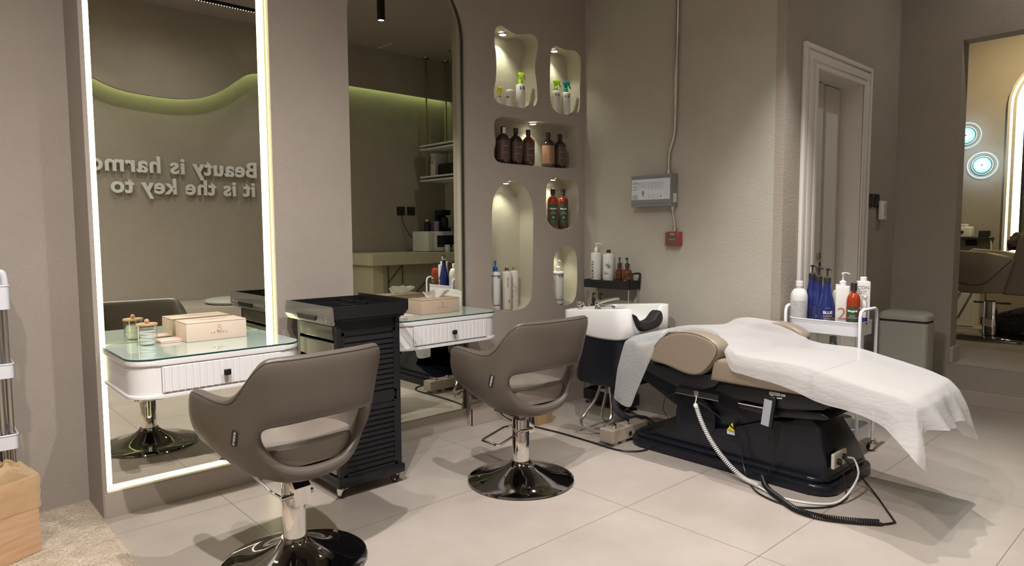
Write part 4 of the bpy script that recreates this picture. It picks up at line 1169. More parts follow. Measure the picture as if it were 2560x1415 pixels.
for j in range(nc):
    G.append([])
    for i, p in enumerate(colsp[j]):
        q = p.copy()
        w = mn.noise(Vector((q.x * 9, q.y * 22, q.z * 9))) * .0035 + mn.noise(Vector((q.x * 40, q.y * 55, q.z * 30))) * .0012
        edge = min(j, nc - 1 - j) / 8
        w2 = mn.noise(Vector((q.y * 9, 3.1, 0))) * .010 * max(0, 1 - edge)
        q.z += abs(w) + .003
        q.x += w2
        if i > len(colsp[j]) - 14:
            k = (i - (len(colsp[j]) - 14)) / 14
            q.y += math.sin(q.x * 55) * .012 * k + math.sin(q.x * 23 + 1) * .010 * k
        G[-1].append(bm.verts.new(q))
for j in range(nc - 1):
    for i in range(len(G[0]) - 1):
        bm.faces.new((G[j][i], G[j][i + 1], G[j + 1][i + 1], G[j + 1][i]))
tag(obj('disposable_sheet', bm, M['sheet'], subsurf=1), 'thin white non-woven sheet draped along the shampoo bed', 'sheet')

# ------------------------------------------------------------------ bottles
def prof_cyl(r, h, sh=.012, neck=.012, nh=.008):
    return [(0, 0), (r - .003, 0), (r, .003), (r, h - sh), (r - sh * .3, h - sh * .25), (r - sh * .9, h), (neck, h + .001), (neck, h + nh), (0, h + nh)]
def prof_shoulder(r, h, s0, neck=.013):
    out = [(0, 0), (r - .004, 0), (r, .004), (r, s0)]
    n = 7
    for i in range(1, n + 1):
        a = i / n * PI / 2
        out.append((neck + (r - neck) * math.cos(a), s0 + (h - .012 - s0) * math.sin(a)))
    return out + [(neck, h), (0, h)]
def prof_cone(r, h, s0, neck=.014):
    out = [(0, 0), (r - .004, 0), (r, .004), (r, s0), (r * .985, s0 + .01)]
    return out + [(neck + .001, h - .008), (neck, h), (0, h)]
def prof_sweep(r, h, s0, neck=.017):
    out = [(0, 0), (r - .004, 0), (r, .005), (r, s0)]
    n = 9
    for i in range(1, n + 1):
        u = i / n
        k = u * u * (3 - 2 * u)
        out.append((r + (neck - r) * (k * .8 + u * .2), s0 + (h - s0) * u))
    return out + [(0, h)]

def bottle(label, loc, prof, mt, top=None, tmat=None, lab=None, texts=(), square=None, group=None, tz=None, ta=0.0, cat='bottle', name='bottle', tilt=None, bands=()):
    """lab: (half angle, z0, z1, material, turn);  texts: (string, size, angle offset, z, material, vertical)"""
    x, y, z = loc
    t = thing(name, label, cat, loc, 0, group)
    if tilt: t.rotation_euler = tilt
    face = math.atan2(-y, -x)
    h = prof[-1][1]
    if square:
        w_, d_, rz = square
        bt = MB()
        m_ = Matrix.Rotation(rz, 4, 'Z')
        hb = prof[0][1]
        bt.prism(rrect(-w_ / 2, w_ / 2, -d_ / 2, d_ / 2, .006, 3), 'z', 0, hb, .004, 2, mtx=m_)
        bt.lathe([(.014, hb - .002), (.014, hb + .006), (0, hb + .006)], seg=20)
        h = hb
        body = obj('bottle_body', bt, mt, t)
    else:
        body = obj('bottle_body', MB().lathe(prof, seg=40), mt, t, angle=50)
        rr = max(p[0] for p in prof)
    if lab:
        ha, z0, z1, lm, trn = lab
        pb = MB(); cyl_patch(pb, rr + .0006, face + trn - ha, face + trn + ha, z0, z1, 20)
        obj('bottle_label', pb, lm, body, normals=False)
    for z0, z1, a0, a1, bmt in bands:
        pb = MB(); cyl_patch(pb, rr + .0009, face + a0, face + a1, z0, z1, 16)
        obj('printed_band', pb, bmt, body, normals=False)
    for tx in texts:
        s, size, da, zz, tm = tx[:5]
        vert = tx[5] if len(tx) > 5 else False
        if square:
            w_, d_, rz = square
            m_ = Matrix.Rotation(rz, 4, 'Z')
            mb = MB(); mb.mesh(text_mesh(s, size, bold=.0003 if size > .01 else 0), m_ @ frame_to((-w_ / 2 - .0006, da, zz), (0, -1, 0), (0, 0, 1)))
        else:
            mb = MB(); wrap_mesh(mb, text_mesh(s, size, bold=.0006 if size > .0105 else 0), rr + .0013, face + da, zz, vert)
        obj('printed_text', mb, tm, body, smooth=False, normals=False)
    if top == 'cap':
        r_, hc = ta if ta else (.014, .024)
        obj('cap', MB().lathe([(0, h), (r_, h), (r_, h + hc - .002), (r_ - .002, h + hc), (0, h + hc)], seg=24), tmat, t)
    elif top == 'pump':
        r_, hs, ang, L = ta
        b = MB()
        b.lathe([(0, h - .002), (r_, h - .002), (r_, h + .022), (r_ * .75, h + .026), (r_ * .4, h + .028), (.004, h + .030), (.004, h + hs), (r_ * .5, h + hs + .002), (r_ * .55, h + hs + .010), (0, h + hs + .012)], seg=20)
        dx, dy = math.cos(ang), math.sin(ang)
        b.tube([(0, 0, h + hs + .008), (dx * L * .5, dy * L * .5, h + hs + .009), (dx * L, dy * L, h + hs + .002)], .004, seg=8, smooth_n=3)
        obj('pump_head', b, tmat, t)
    elif top == 'trigger':
        ang = ta
        mz = Matrix.Rotation(ang, 4, 'Z')
        b = MB()
        b.lathe([(0, h - .002), (.0135, h - .002), (.0135, h + .018), (.010, h + .022), (0, h + .022)], seg=20)
        b.prism([(-.011, h + .020), (.009, h + .020), (.008, h + .044), (.028, h + .052), (.030, h + .062), (.012, h + .066), (-.006, h + .070), (-.020, h + .060), (-.014, h + .048), (-.009, h + .046)], 'y', -.0085, .0085, .003, 2, mtx=mz)
        b.prism([(.014, h + .056), (.022, h + .055), (.038, h + .022), (.034, h + .018), (.026, h + .030)], 'y', -.005, .005, .002, 1, mtx=mz)
        obj('trigger_head', b, tmat, t)
    elif top == 'flip':
        r_, hc = ta
        b = MB(); b.lathe([(0, h), (r_, h), (r_ * 1.02, h + hc * .6), (r_, h + hc * .62), (r_, h + hc), (0, h + hc)], seg=24)
        b.box(-r_ - .003, -r_ + .003, -.005, .005, h + hc * .62, h + hc, .001)
        obj('flip_cap', b, tmat, t)
    return t

# top left wavy niche
ZB = 1.9475
bottle('tiny white bottle with a yellow cap in the top left niche', (2.817, 3.175, ZB + .002), prof_cyl(.0165, .068, .008, .012, .004), M['wcan'], 'cap', M['yellow'], ta=(.0125, .040), texts=(('K18', .012, .05, .050, M['ink']), ('leave-in', .004, .05, .040, M['greyink']), ('molecular', .004, .05, .034, M['greyink'])))
bottle('short white canister with a rounded top in the top left niche', (2.912, 3.185, ZB), [(0, 0), (.021, 0), (.023, .003), (.023, .092), (.0235, .094), (.0235, .108), (.019, .113), (0, .114)], M['wcan'], texts=(('K18', .016, -.75, .060, M['ink']),), lab=(.35, .01, .075, M['greycan'], .75))
bottle('white spray bottle with a lime green trigger, alone in the top left niche', (2.995, 3.175, ZB), prof_cyl(.029, .155, .006), M['wcan'], 'trigger', M['lime'], ta=-.5, texts=(('K18', .022, .45, .122, M['ink']), ('damage shield', .005, .42, .040, M['greyink']), ('protective', .005, .42, .030, M['greyink']), ('250 ml', .005, .42, .020, M['greyink'])))
bottle('white spray bottle with a lime green trigger beside the teal one', (3.335, 3.190, 1.9535), prof_cyl(.029, .155, .006), M['wcan'], 'trigger', M['lime'], ta=-.45, texts=(('K18', .020, .42, .122, M['ink']), ('BIOMIMETIC', .004, .42, .112, M['greyink']), ('prep mist', .005, .40, .035, M['greyink']), ('150 ml', .005, .40, .025, M['greyink'])))
bottle('white spray bottle with a teal trigger in the top right niche', (3.410, 3.168, 1.9555), prof_cyl(.0295, .150, .006), M['wcan'], 'trigger', M['teal'], ta=-.45, texts=(('K18', .021, .25, .115, M['ink']), ('BIOMIMETIC', .004, .25, .105, M['greyink']), ('molecular mist', .005, .22, .030, M['greyink']), ('150 ml', .005, .22, .020, M['greyink'])))

# five brown bottles
zb3 = 1.5965
BR = [(2.848, 3.180, 'far left brown bottle, a white paper tag hanging at its neck', .0455, .4), (2.960, 3.183, 'second brown bottle from the left, its flip cap tilted open', .0415, .0), (3.068, 3.180, 'middle brown bottle, an amber glow at the shoulder put into its body colour', .0415, .1), (3.252, 3.180, 'brown bottle right of the gap, copper light put into its label colour', .0445, .1), (3.366, 3.180, 'rightmost brown bottle in the wide wavy niche', .0410, .1)]
for k, (x, y, lb, r_, trn) in enumerate(BR):
    tx = [('oi shampoo', .007, .35, .105, M['paper']), ('absolute beautifying', .0052, .35, .066, M['paper'])]
    if k in (1, 2): tx.append(('2' if k == 1 else '1', .014, .85, .105, M['paper']))
    bt = bottle(lb, (x, y, zb3), prof_cone(r_, .196, .150, .0135), M['brownbot'] if k != 2 else M['amber'], 'flip', M['ink'], ta=(.0150, .034), lab=(1.15, .022, .142, M['brownlab'] if k not in (3,) else M['litlab'], 0), texts=tx, group='brown shampoo bottles in the wide niche')  # light on two bottles is put into amber body and copper label colours
    if k == 0:
        f = frame_to((-.008, -.019, .205), (.9, -.3, 0), (0.05, 0, 1))
        pt = obj('paper_tag', MB().box(-.010, .010, -.020, .018, -.0006, .0006, mtx=f), M['paper'], bt, smooth=False)

# tall arched niche
bottle('white bottle with two navy bands and a blue pump, tall arched niche', (2.780, 3.185, .681), prof_cyl(.031, .238, .010), M['wcan'], 'pump', M['bluecap'], ta=(.0145, .052, -2.2, .020), texts=(('K18', .017, .95, .200, M['ink']), ('detox', .006, .95, .055, M['ink']), ('shampoo', .006, .95, .045, M['ink']), ('HAIR SCIENCE', .012, -.75, .12, M['greyink'], True)), bands=((.212, .217, -1.4, -.85, M['navy']), (.212, .217, -.7, 1.4, M['navy']), (.028, .033, -1.4, -.85, M['navy']), (.028, .033, -.7, 1.4, M['navy'])))
bottle('slim pale grey bottle with a dark silver cap, middle of the arched niche', (2.866, 3.172, .676), prof_cyl(.030, .242, .006), M['greycan'], 'cap', M['darkchrome'], ta=(.0135, .017), texts=(('STMNT HAIR', .011, .35, .175, M['greyink'], True), ('repair', .006, .35, .055, M['greyink'])), lab=(.16, .045, .064, M['greyink'], .5))
lo = bottle('pale grey bottle with a leaf print and silver cap, right in the arched niche', (2.950, 3.196, .676), prof_cyl(.0295, .242, .006), M['greycan'], 'cap', M['chrome'], ta=(.0135, .018), texts=(('organic care', .010, -.35, .180, M['greyink'], True), ('moisture', .006, .45, .055, M['greyink']), ('1000 ml', .005, .45, .025, M['greyink'])), name='bottle')
leaf = MB()
random.seed(2)
for i in range(16):
    a = random.uniform(-.5, .6); z0 = random.uniform(.07, .15); L = random.uniform(.015, .035); th = random.uniform(-1, 1)
    me = bpy.data.meshes.new('l'); me.from_pydata([(0, 0, 0), (.002, L * .4, 0), (0, L, 0), (-.002, L * .4, 0)], [], [(0, 1, 2, 3)])
    R_ = Matrix.Rotation(th, 4, 'Z')
    me.transform(R_)
    wrap_mesh(leaf, me, .0303, math.atan2(-3.196, -2.950) + a, z0)
obj('leaf_print', leaf, M['greyink'], [c for c in lo.children if c.name.startswith('bottle_body')][0], smooth=False, normals=False)

# red bottles and the lowest niche
for x, y, lb, a_ in ((3.290, 3.175, 'orange-red bottle with green label, left of its pair', .1), (3.392, 3.178, 'darker red bottle with green label, right of its pair', .15)):
    bottle(lb, (x, y, 1.1905), prof_shoulder(.0375, .228, .180, .013), M['redbot'] if x < 3.3 else mat('dark red bottle', (.12, .018, .01), .12, coat=.5), 'cap', M['ink'], ta=(.0155, .040), lab=(.95, .020, .165, M['greenlab'], a_), texts=(('Margarik', .013, a_, .130, M['whiteink']), ('ORGANIC', .006, a_, .110, M['whiteink']), ('ARGAN SHAMPOO', .0055, a_, .100, M['whiteink']), ('0', .016, a_, .070, M['whiteink']), ('paraben free', .005, a_, .045, M['paper'])), group='red bottles in the small niche')
bottle('white bottle with navy bands and a white pump in the lowest small niche', (3.350, 3.180, .676), prof_cyl(.036, .222, .008), M['wcan'], 'pump', M['wplastic'], ta=(.015, .056, .2, .030), texts=(('K18', .020, .55, .185, M['ink']), ('detox', .006, .5, .055, M['ink']), ('shampoo', .006, .5, .045, M['ink']), ('HAIR', .012, -.9, .15, M['greyink'], True)), bands=((.200, .205, -1.5, -.6, M['navy']), (.200, .205, -.5, 1.4, M['navy']), (.028, .033, -1.0, 1.4, M['navy'])))

# ------------------------------------------------------------------ black rack behind the basin
t = thing('storage_rack', 'narrow black rack with steel posts behind the white basin', 'rack', (3.426, 2.636, 0))
RW, RD = .118, .380
for z0, z1, dp in ((.797, .851, .05), (.608, .656, .05), (.30, .345, .04), (.035, .105, .05)):
    b = MB()
    for (x0, x1, y0, y1) in ((0, .004, 0, RD), (RW - .004, RW, 0, RD), (0, RW, 0, .004), (0, RW, RD - .004, RD)):
        b.box(x0, x1, y0, y1, z0, z1, .001, 1)
    b.box(.002, RW - .002, .002, RD - .002, z0, z0 + .006)
    obj('tray', b, M['blackmatte'], t, smooth=False)
for x in (.010, RW - .010):
    for y in (.012, RD - .012):
        obj('post', MB().cyl((x, y, .02), (x, y, .83), .005, seg=10), M['steel'], t)
obj('handle', MB().tube([(.018, -.004, .835), (.018, -.010, .890), (.030, -.012, .900), (RW - .03, -.012, .900), (RW - .018, -.010, .890), (RW - .018, -.004, .835)], .0065, seg=8, smooth_n=3), M['blackmatte'], t)
for x in (.018, RW - .018):
    for y in (.018, RD - .018): caster(t, x, y, .011, M['blackmatte'], .5)
zr = .8035
bottle('tall white pump bottle with vertical black lettering on the black rack', (3.482, 2.955, zr), prof_cyl(.036, .224, .006), M['wcan'], 'pump', M['wplastic'], ta=(.013, .045, -.6, .040), texts=(('N E M O R S', .022, -.55, .112, M['ink'], True), ('T 4', .009, .1, .115, M['greyink'])))
lo = bottle('tall white bottle with green leaf print and black cap on the black rack', (3.482, 2.850, zr), prof_cyl(.036, .218, .008), M['wcan'], 'cap', M['ink'], ta=(.0135, .020), lab=(1.4, .004, .032, mat('sage print', (.30, .36, .33), .4), 0), texts=(('aloe', .008, .1, .040, M['greyink']),))
leaf = MB()
for i in range(34):
    cz = (.085, .125, .14)[i % 3]; ca = (-.45, .05, -.1)[i % 3]
    th = random.uniform(-1.5, 1.5); L = random.uniform(.018, .034)
    me = bpy.data.meshes.new('l'); me.from_pydata([(0, 0, 0), (.0022, L * .4, 0), (0, L, 0), (-.0022, L * .4, 0)], [], [(0, 1, 2, 3)])
    me.transform(Matrix.Rotation(th, 4, 'Z'))
    wrap_mesh(leaf, me, .0368, math.atan2(-2.85, -3.482) + ca, cz)
obj('leaf_print', leaf, mat('green leaf print', (.12, .17, .14), .5), [c for c in lo.children if c.name.startswith('bottle_body')][0], smooth=False, normals=False)
bottle('left one of two amber pump bottles on the black rack', (3.492, 2.765, zr), prof_shoulder(.030, .135, .095, .012), M['amber'], 'pump', M['ink'], ta=(.013, .050, -2.4, .016), group='amber pump bottles')
bottle('right one of two amber pump bottles, white print on its side', (3.480, 2.694, zr), prof_shoulder(.033, .135, .095, .012), M['amber'], 'pump', M['ink'], ta=(.013, .050, -2.9, .026), texts=(('HAIR', .008, -.45, .050, M['whiteink']), ('shampoo', .005, -.45, .035, M['whiteink'])), group='amber pump bottles')
for x, y, lb in ((3.475, 2.975, 'small black pump bottle in the corner of the second rack tray'), (3.480, 2.918, 'small black pump bottle nearer the tap on the second rack tray')):
    bottle(lb, (x, y, .6145), prof_shoulder(.015, .085, .060, .008), M['ink'], 'pump', M['ink'], ta=(.011, .045, -1.0, .015), bands=(), group='small black pump bottles')
t = thing('sample_tube', 'small white tube leaning between the two tall white bottles', 'tube', (3.450, 2.905, zr + .006))
obj('tube_body', MB().prism([(-.008, 0), (.008, 0), (.010, .05), (-.010, .05)], 'x', -.005, .005, .003, 2, mtx=Matrix.Rotation(-.75, 4, 'X')), M['wcan'], t)
obj('tube_cap', MB().cyl((0, 0, -.001), (0, .008, .008), .007), M['ink'], t)
tag(obj('black_box', MB().box(3.445, 3.53, 2.66, 2.77, .6145, .675, .004), M['blackmatte']), 'low black box at the near end of the second rack tray', 'box')
t = thing('spray_gun_set', 'white bottle lying on the bottom rack tray under the basin', 'bottle', (3.487, 2.83, .077))
obj('bottle_body', MB().lathe([(0, 0), (.030, 0), (.033, .01), (.033, .12), (.012, .15), (.012, .165), (0, .165)], seg=24, mtx=Matrix.Rotation(PI / 2, 4, 'X') @ Matrix.Translation((0, 0, -.08))), M['wcan'], t)
obj('cap', MB().cyl((0, -.085, 0), (0, -.11, 0), .016), M['wplastic'], t)

# ------------------------------------------------------------------ white utility trolley with bottles
t = thing('utility_trolley', 'white metal trolley with bottles behind the shampoo bed', 'trolley', (3.55, 1.295, 0))
UW, UD = .225, .375
def tray_bm(z0, z1, x0=0.004, x1=UW - .004, y0=.004, y1=UD - .004, r=.045):
    bm = bmesh.new()
    o1 = rrect(x0, x1, y0, y1, r); i1 = rrect(x0 + .003, x1 - .003, y0 + .003, y1 - .003, r - .003)
    def lv(p, z): return [bm.verts.new((a, b_, z)) for a, b_ in p]
    def bridge(A, B):
        for i in range(len(A)):
            j = (i + 1) % len(A); bm.faces.new((A[i], A[j], B[j], B[i]))
    a = lv(o1, z0); b_ = lv(o1, z1); c = lv(i1, z1); d = lv(i1, z0 + .004)
    bm.faces.new(a); bridge(a, b_); bridge(b_, c); bridge(c, d); bm.faces.new(list(reversed(d)))
    rim = MB()
    me = bpy.data.meshes.new('x'); bm.to_mesh(me); bm.free(); rim.bm.from_mesh(me)
    rim.tube([(p[0], p[1], z1) for p in o1], .0035, seg=6, closed=True)
    return rim
for z0, z1 in ((.632, .700), (.365, .425), (.085, .150)):
    obj('tray', tray_bm(z0, z1), M['trolleyw'], t, angle=60)
for y in (-.004, UD + .004):
    obj('handle_post', MB().tube([(.002, y, .06), (.002, y, .735), (.012, y, .758), (.035, y, .765), (UW - .035, y, .765), (UW - .012, y, .758), (UW - .002, y, .735), (UW - .002, y, .06)], .0085, seg=12), M['trolleyw'], t)
for x in (.002, UW - .002):
    for y in (-.004, UD + .004): caster(t, x, y, .021, M['blackmatte'], 1.2 if x < .1 else 2.4)
zt = .6370
sp = bottle('rounded white bottle with a speckled grey label at the left end of the trolley', (3.607, 1.628, zt), prof_shoulder(.0445, .232, .165, .016), M['wcan'], 'cap', M['wplastic'], ta=(.019, .028), lab=(.85, .03, .155, mat('speckled label', (.45, .45, .45), .5, var=.75, vscale=420), .1))
BL = [(3.722, 1.610, 'rearmost blue pump bottle, half hidden behind the other blue ones'), (3.672, 1.553, 'blue pump bottle with small print beside the speckled white bottle'), (3.606, 1.480, 'foremost blue pump bottle with large white print and gold lines')]
for k, (x, y, lb) in enumerate(BL):
    tx = ((('NIRVEL', .008, .15, .125, M['greyink']), ('BLUE', .021, .15, .098, M['whiteink']), ('CAVIAR', .0135, .15, .082, M['greyink']), ('Moisturising', .0075, .15, .052, M['whiteink']), ('mask', .006, .15, .043, M['whiteink']), ('keratin and argan oil', .0045, .15, .030, M['paper'])) if k == 2 else tuple(('salon care formula', .0052, -.65, .12 - .011 * j, M['greyink']) for j in range(9)))
    bottle(lb, (x, y, zt), prof_sweep(.0435, .262 if k else .272, .100, .0165), M['bluebot'], 'pump', M['ink'], ta=(.0180, .060, -1.9 if k != 1 else -.8, .022), texts=tx, bands=((.069, .071, -.3, 1.3, M['gold']), (.074, .076, -.3, 1.3, M['gold'])) if k else (), group='blue pump bottles on the trolley')
bottle('small white bottle peeping out behind the foremost blue pump bottle', (3.735, 1.478, zt), prof_shoulder(.027, .225, .150, .012), M['wcan'], 'cap', M['wplastic'], ta=(.011, .018))
tw = bottle('square white pump carton-shaped bottle marked with a large brown 2', (3.640, 1.414, zt), [(0, .243)], M['wcan'], 'pump', M['wplastic'], ta=(.0165, .058, -.6, .038), square=(.068, .066, math.radians(22)), texts=(('2', .090, .002, .070, M['tan']), ('CONDITIONER', .006, .002, .058, M['greyink'])))
f = Matrix.Rotation(math.radians(22), 4, 'Z')
b = MB(); b.box(-.0322, .0322, -.0338, -.0331, .006, .236, mtx=f)
pn = obj('portrait_panel', b, M['hair'], tw, smooth=False)
b = MB(); b.prism([(.000, .150), (.018, .148), (.026, .128), (.024, .115), (.030, .100), (.023, .096), (.024, .084), (.014, .070), (.004, .055), (-.012, .060), (-.020, .110), (-.010, .140)], 'y', -.0344, -.0338, mtx=f)
obj('portrait_face', b, mat('printed skin', (.50, .27, .16), .4), pn, smooth=False)
bottle('dark red bottle with a green label in front on the white trolley', (3.606, 1.346, zt), prof_shoulder(.033, .225, .165, .0125), M['redbot'], 'cap', M['ink'], ta=(.0150, .040), lab=(.85, .012, .145, M['greenlab'], -.1), texts=(('Margarik', .014, -.1, .118, M['whiteink']), ('ORGANIC', .0065, -.1, .095, M['whiteink']), ('ARGAN SHAMPOO', .006, -.1, .085, M['whiteink']), ('0', .018, -.1, .045, M['whiteink'])))
bottle('square white bottle lettered CON DIT ION at the right end of the trolley', (3.712, 1.339, zt), [(0, .268)], M['wcan'], 'cap', M['wplastic'], ta=(.0165, .022), square=(.062, .060, math.radians(28)), texts=(('CON', .024, .004, .228, M['greyink']), ('DIT', .024, .007, .203, M['greyink']), ('ION', .024, .005, .178, M['greyink'])))
bottle('little clear pump bottle with a navy label near the trolley handle', (3.662, 1.312, zt), prof_shoulder(.015, .145, .115, .007), M['wcan'], 'pump', M['wplastic'], ta=(.008, .040, -2.6, .010), lab=(1.2, .05, .085, M['navy'], 0))
t = thing('cream_tube', 'pinkish clear tube standing behind the red bottle', 'tube', (3.668, 1.340, zt))
obj('tube_body', MB().prism([(-.009, .03), (.009, .03), (.011, .19), (-.011, .19)], 'y', -.005, .005, .004, 2, mtx=Matrix.Rotation(-.9, 4, 'Z')), mat('pink tube', (.62, .42, .42), .25), t)
obj('tube_cap', MB().cyl((0, 0, 0.0005), (0, 0, .032), .008), M['wplastic'], t)
bottle('tiny clear bottle with a blue cap by the trolley handle', (3.630, 1.314, zt), prof_cyl(.0085, .040, .006, .006), M['wcan'], 'cap', M['bluecap'], ta=(.006, .012))
# things on the two lower trays
t = thing('small_carton', 'white carton on the middle trolley tray', 'box', (3.60, 1.585, .3695))
obj('carton_body', MB().box(-.03, .03, -.035, .035, 0, .20, .002), M['wcan'], t, smooth=False)
bottle('grey bottle with a sloping shoulder on the middle trolley tray', (3.640, 1.455, .3695), prof_cone(.048, .215, .12, .016), mat('grey plastic', (.14, .14, .145), .4), 'cap', M['greyink'], ta=(.017, .025))
t = thing('enamel_mug', 'white mug with a red handle on the lowest trolley tray', 'mug', (3.634, 1.395, .0895))
obj('mug_body', MB().lathe([(0, 0), (.046, 0), (.048, .004), (.048, .105), (.045, .105), (.045, .008), (0, .008)], seg=36), M['wplastic'], t)
obj('handle', MB().tube([(-.046, .012, .085), (-.062, .018, .08), (-.068, .02, .055), (-.062, .018, .03), (-.046, .012, .025)], .005, seg=8, smooth_n=3), M['red'], t)
t = thing('grid_bag', 'white carton with a black grid pattern on the lowest trolley tray', 'box', (3.615, 1.545, .0895))
bb = obj('carton_body', MB().box(-.04, .04, -.065, .065, 0, .235, .003), M['wcan'], t, smooth=False)
b = MB()
for i in range(8): b.box(-.0412, -.0402, -.063 + i * .0175, -.062 + i * .0175, .003, .232)
for i in range(10): b.box(-.0412, -.0402, -.064, .064, .015 + i * .024, .0158 + i * .024)
obj('grid_print', b, M['greyink'], bb, smooth=False)
t = thing('white_tub', 'round white lidded tub behind the mug', 'tub', (3.700, 1.44, .0895))
obj('tub_body', MB().lathe([(0, 0), (.038, 0), (.040, .07), (0, .07)], seg=28), M['greycan'], t)
obj('lid', MB().lathe([(0, .0705), (.043, .0705), (.043, .082), (.038, .085), (0, .085)], seg=28), M['wplastic'], t)

# ------------------------------------------------------------------ pedal bin
t = thing('pedal_bin', 'cream grey metal bin with a domed lid beside the door', 'bin', (4.855, 1.480, 0))
obj('bin_body', MB().prism(rrect(-.085, .085, -.145, .145, .03), 'z', .012, .575, .004), M['bingrey'], t, angle=60)
obj('bin_rim', MB().prism(rrect(-.081, .081, -.141, .141, .028), 'z', .575, .590), M['ink'], t, angle=60)
bm = bmesh.new()
rg = []
for ins, z in ((0, .590), (0, .610), (.006, .626), (.020, .638), (.040, .644), (.065, .647)):
    rg.append([bm.verts.new((a, b_, z)) for a, b_ in rrect(-.088 + ins, .088 - ins, -.148 + ins, .148 - ins, max(.010, .035 - ins * .35))])
for a, b_ in zip(rg, rg[1:]):
    for i in range(len(a)): bm.faces.new((a[i], a[(i + 1) % len(a)], b_[(i + 1) % len(a)], b_[i]))
bm.faces.new(rg[-1]); bm.faces.new(list(reversed(rg[0])))
obj('lid', bm, M['bingrey'], t, angle=60)
obj('base_ring', MB().prism(rrect(-.082, .082, -.142, .142, .03), 'z', .0005, .0118), M['black'], t)

# ------------------------------------------------------------------ wall fittings
t = thing('alarm_panel', 'grey fire alarm control panel with a printed white face on the wall', 'control panel', (3.55, 2.515, 1.42))
tp = obj('panel_box', MB().box(-.072, -.0005, -.150, .150, -.098, .098, .003), M['panelgrey'], t, smooth=False)
obj('panel_cover', MB().box(-.0755, -.072, -.150, .148, -.078, .079, .002), M['panelgrey'], t, smooth=False)
pf = obj('panel_face', MB().box(-.0768, -.0755, -.143, .143, -.055, .072, .0005, 1), M['panelface'], t, smooth=False)
def pbox(b, y0, y1, z0, z1, th=.0006): b.box(-.0768 - th, -.0768, y0, y1, z0, z1)
b = MB()
random.seed(9)
for i in range(4):
    for k in range(6 if i > 1 else 3): 
        yy = .135; w_ = .048 * random.uniform(.75, 1)
        pbox(b, yy - w_, yy, .030 - .017 * i - k * .0032 - (.02 if i > 1 else 0), .0311 - .017 * i - k * .0032 - (.02 if i > 1 else 0))
cols_ = [.083, .053, .016, -.012, -.040, -.068]
for ci, yy in enumerate(cols_):
    nr = 4 if ci < 2 else 5
    wy = .029 if ci < 2 else .0265
    for r_ in range(nr + 0): pbox(b, yy - wy, yy, .052 - r_ * .0115, .0526 - r_ * .0115)
    pbox(b, yy - .0004, yy, .052 - (nr - 1) * .0115, .0526); pbox(b, yy - wy, yy - wy + .0004, .052 - (nr - 1) * .0115, .0526)
    for r_ in range(3): pbox(b, yy - .020, yy - .006, .0455 - r_ * .0115, .0466 - r_ * .0115); pbox(b, yy - .005, yy - .0025, .0450 - r_ * .0115, .0470 - r_ * .0115)
for yy in (.008, -.020, -.049):
    for q in ((yy - .007, yy + .007, -.0285, -.0280), (yy - .007, yy + .007, -.0420, -.0415), (yy - .007, yy - .0065, -.042, -.028), (yy + .0065, yy + .007, -.042, -.028), (yy - .001, yy + .001, -.036, -.034)): pbox(b, *q)
    pbox(b, yy - .008, yy + .008, -.0225, -.0215); pbox(b, yy - .008, yy + .008, -.047, -.046)
pbox(b, .046, .064, -.026, .000); pbox(b, .044, .066, -.031, -.029); pbox(b, -.083, -.073, -.041, -.029); pbox(b, .040, .060, -.038, -.037)
obj('printed_marks', b, M['greyink'], pf, smooth=False)
flat_text('printed_title', 'FIRE ALARM\nCONTROL PANEL', .0068, (-.0775, .112, .050), (0, -1, 0), (0, 0, 1), M['ink'], pf)
obj('side_label', MB().box(-.052, -.016, -.1512, -.1500, -.075, -.020), M['greycan'], t, smooth=False)
t = thing('steel_conduit', 'galvanised steel conduit running down the wall into the alarm panel', 'conduit', (3.55, 2.38, 0))
obj('upper_pipe', MB().tube([(-.02, -.012, CEIL), (-.02, -.008, 2.3), (-.02, -.002, 1.84), (-.02, .006, 1.745), (-.02, .036, 1.655), (-.02, .040, 1.60), (-.022, .040, 1.5185)], .0105, seg=12, smooth_n=4), M['steel'], t)
obj('lower_pipe', MB().tube([(-.022, .006, 1.321), (-.022, .004, 1.27), (-.022, -.008, 1.215), (-.022, -.008, 1.165)], .0085, seg=12, smooth_n=4), M['steel'], t)
for y, z, r_ in ((-.008, 2.27, .013), (-.002, 1.84, .013), (.040, 1.530, .016), (.006, 1.312, .015), (-.008, 1.182, .014)):
    obj('coupling', MB().cyl((-.021, y, z - .010), (-.021, y, z + .010), r_), M['steel'], t)
t = thing('fire_call_point', 'square red break-glass call point below the alarm panel', 'fire alarm', (3.55, 2.378, 1.122))
obj('back_box', MB().box(-.040, -.0005, -.050, .050, -.043, .043, .004), M['redbox'], t)
obj('glass_face', MB().box(-.0412, -.040, -.030, .028, -.022, .018), mat('dull window', (.10, .09, .075), .3), t, smooth=False)
obj('clear_cover', MB().box(-.050, -.0005, -.046, .055, -.047, .046, .003), M['clear'], t, smooth=False)
flat_text('call_lettering', 'FIRE', .014, (-.0418, -.002, .024), (0, -1, 0), (0, 0, 1), M['whiteink'], t)
flat_text('call_lettering', 'PRESS HERE', .008, (-.0418, -.002, -.006), (0, -1, 0), (0, 0, 1), M['whiteink'], t)
for k, (x, lb) in enumerate(((4.775, 'black wall switch plate next to the door frame'), (4.893, 'black wall switch plate partly behind the white sensor'))):
    t = thing('wall_switch', lb, 'switch', (x, YD, 1.365), 0, 'black wall switches')
    obj('switch_plate', MB().box(-.045, .045, -.009, -.0005, -.045, .045, .002), M['ink'], t, smooth=False)
    obj('rocker', MB().box(-.028, .028, -.0125, -.009, -.028, .028, .002), M['black'], t, smooth=False)
t = thing('door_chime', 'white slotted sensor box hanging below the second switch', 'sensor', (4.945, YD, 1.305))
